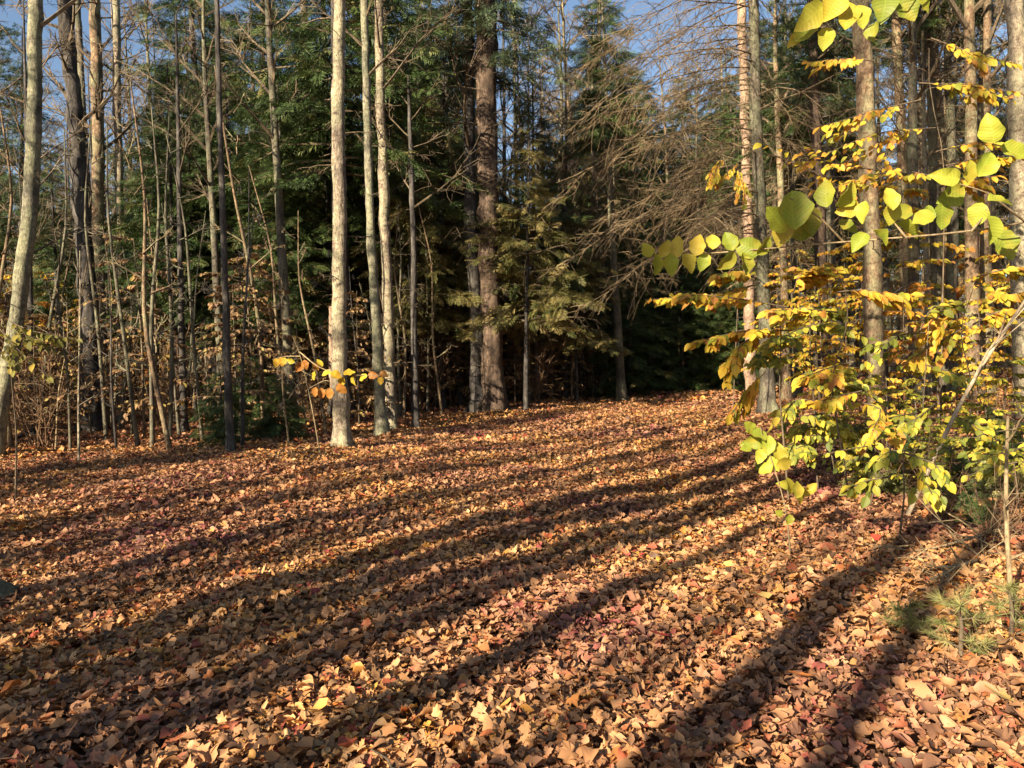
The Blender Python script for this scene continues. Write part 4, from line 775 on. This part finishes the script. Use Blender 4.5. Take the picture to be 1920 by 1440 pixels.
# stone
root = G(6, 1128); mb = MB(); th = np.linspace(0, math.pi / 2 * 1.15, 9); ph = np.arange(16) * 2 * math.pi / 16
V = np.array([[math.sin(t) * math.cos(p) * .13, math.sin(t) * math.sin(p) * .12, math.cos(t) * .15] for t in th for p in ph]); V *= (1 + .1 * np.sin(V[:, :1] * 31 + V[:, 2:] * 22) + .05 * np.cos(V[:, 1:2] * 50))
F = [[i * 16 + j, (i + 1) * 16 + j, (i + 1) * 16 + (j + 1) % 16, i * 16 + (j + 1) % 16] for i in range(8) for j in range(16)]
mb.add(V, F); o = mb.build('stone', M['stone'], None, True); o.location = [float(c) for c in root]; tag(o, 'mossy grey stone poking out of the leaves at the left edge', 'stone')
# single leaves that catch the eye
LF = {}
for k, c in (('yellow', (0.62, 0.42, 0.13)), ('red', (0.4, 0.06, 0.035)), ('pale', (0.5, 0.36, 0.25)), ('orange', (0.58, 0.2, 0.05))):
    LF[k] = leafmat(k + '_fallen_leaf', [(0, c), (1, tuple(q * 1.1 for q in c))], 0.2)
for px, py, k, s, T, lb in ((1428, 1140, 'yellow', .17, 'o', 'large yellow oval leaf lying on the lit litter right of centre'), (708, 1132, 'pale', .12, 'o', 'pale pinkish oval leaf standing up in the shade left of centre'), (1236, 1214, 'red', .12, 'm', 'bright red maple leaf on the sunlit litter'), (665, 1222, 'orange', .13, 'm', 'orange maple leaf catching sun in the middle shade'), (1010, 1150, 'orange', .14, 'm', 'orange maple leaf upright at the edge of the long shadow'),
                            (1640, 1025, 'red', .10, 'm', 'scarlet maple leaf lying above the forked twigs'), (1870, 1330, 'yellow', .15, 'm', 'big yellow maple leaf at the lower right corner'), (1500, 1296, 'orange', .12, 'm', 'orange leaf inside the broad dark shadow at the lower right')):
    g = G(px, py); T_ = MAPLE if T == 'm' else OVAL; TV = T_[0].copy()
    if T != 'm': TV[:, 0] -= .5
    TV[:, 2] += .35 * TV[:, 0] ** 2 + .1 * np.abs(TV[:, 1]); mb = MB(); Mx = frames(np.array([[math.cos(px), math.sin(px), .1]]), np.array([[.1, -.45, 1.0]])) * s; inst(mb, TV, T_[1], Mx, np.zeros((1, 3)), 0)
    o = mb.build('fallen_leaf', LF[k]); o.location = (float(g[0]), float(g[1]), float(g[2]) + .07); tag(o, lb, 'leaf')

# ---------------------------------------------------------------- far woods: one mass of crowns and trunks beyond the last trees one can tell apart
def far_woods():
    mb = MB(); r_ = np.random.RandomState(99); T = FRONDS[1]
    for i in range(520):
        y = r_.uniform(82, 125); x = r_.uniform(-1, 1) * (0.85 * y + 8); z = H(x, y); px, _ = pix((x, y, z)); hgt = r_.uniform(15, 29)
        if 170 < px < 345 or 935 < px < 1060: hgt *= 0.5
        tube(mb, [(x, y, z - .3), (x + r_.randn() * .3, y, z + hgt * .6), (x, y, z + hgt)], [.18, .12, .03], 4, 1)
        k = 90; zz = z + hgt * r_.uniform(.05, 1, k); a = r_.rand(k) * 6.28; rad = (1 - (zz - z) / hgt * .8) * 2.6 * r_.rand(k) ** .6; off = np.stack([x + np.cos(a) * rad, y + np.sin(a) * rad, zz], -1)
        X = np.stack([np.cos(a), np.sin(a), r_.randn(k) * .3], -1); Zv = r_.randn(k, 3) * .5 + np.array([0, 0, 1])
        inst(mb, T[0] * np.array([1, 1.4, 1]), T[1], frames(X, Zv) * r_.uniform(1.1, 2.2, k)[:, None, None], off, 0, np.clip((r_.rand() * .7 + .2 * r_.rand(k)) + .5 * (zz - z < 8), 0, 1))
    tag(mb.build('far_woods', [M['far'], M['bark_grey']]), 'far mixed woods closing the view behind the nearer trunks', 'woods', kind='stuff')
far_woods()

# ---------------------------------------------------------------- labels for the trees of the wood, by look and by what they stand behind
LAND = [(-500, 'outside the left edge'), (-20, 'behind the leaning tree'), (120, 'behind the thick dark trunk'), (250, 'below the blue sky gap'), (345, 'around the pointed hemlock'), (440, 'right of the snagged dark trunk'), (560, 'behind the scarred pale trunk'), (670, 'behind the slender pair of trunks'), (770, 'left of the massive pine'),
        (880, 'behind the massive pine'), (960, 'right of the massive pine'), (1080, 'beyond the end of the clearing'), (1190, 'in the dark end of the clearing'), (1390, 'behind the grey spruce'), (1470, 'between the spruce and the tan trunk'), (1640, 'right of the tan trunk'), (1770, 'near the right edge'), (1935, 'outside the right edge')]
LOOK = {'beE': 'brown leaved beech sapling', 'hemD': 'leafy dark hemlock', 'thin': 'thin open hemlock', 'tallA': 'tall bare hardwood', 'tallB': 'slim tall bare hardwood', 'brush': 'leafless twiggy brown bush', 'hemA': 'full dark green hemlock', 'hemB': 'short pointed dark hemlock', 'hemC': 'tall high crowned hemlock', 'golA': 'open sprayed hemlock tinted sunlit gold', 'golB': 'tall hemlock tinted sunlit olive gold', 'young': 'knee high dark hemlock sapling', 'pine': 'tall pale green pine', 'hwA': 'slim grey bare tree', 'hwB': 'thin dark bare tree', 'hwC': 'warm brown bare tree', 'hwD': 'very slim pale bare tree',
        'spA': 'spruce with dead brown twigs', 'spB': 'spruce with dense dead twigs', 'poA': 'thin dark sapling', 'poB': 'thin grey sapling', 'poC': 'short pale sapling', 'poD': 'tall thin tan sapling', 'beA': 'yellow leaved beech sapling', 'beB': 'low green leaved sapling', 'beC': 'orange leaved beech sapling', 'beD': 'tall yellow beech sapling'}
ORD = ['', 'second', 'third', 'fourth', 'fifth', 'sixth', 'seventh', 'eighth', 'ninth', 'tenth', 'eleventh', 'twelfth', 'thirteenth', 'fourteenth', 'fifteenth', 'sixteenth', 'seventeenth', 'eighteenth', 'nineteenth', 'twentieth'] + ['inner'] * 40
buckets = {}
for o, key in records:
    if o.get('behind'):
        o['label'] = LOOK[key] + (' standing behind the viewer, shading the clearing' if o['behind'] == 1 else ' outside the left edge, shading the woods'); o['group'] = 'trees that shade the clearing'; del o['behind']; continue
    px, py = pix(tuple(o.location)); zone = [t for a, t in LAND if px >= a][-1] if px >= -500 else LAND[0][1]
    buckets.setdefault((LOOK[key], zone), []).append((px, o))
for (look, zone), v in buckets.items():
    v.sort(key=lambda t: t[0]); k = len(v)
    for i, (px, o) in enumerate(v):
        o['label'] = f'{look} {zone}' if k == 1 else (f'leftmost {look} {zone}' if i == 0 else (f'rightmost {look} {zone}' if i == k - 1 else f'{ORD[i]} {look} from the left {zone}'))
        o['group'] = {'s': 'saplings in the wood'}.get(o['category'][0], 'trees of the wood')
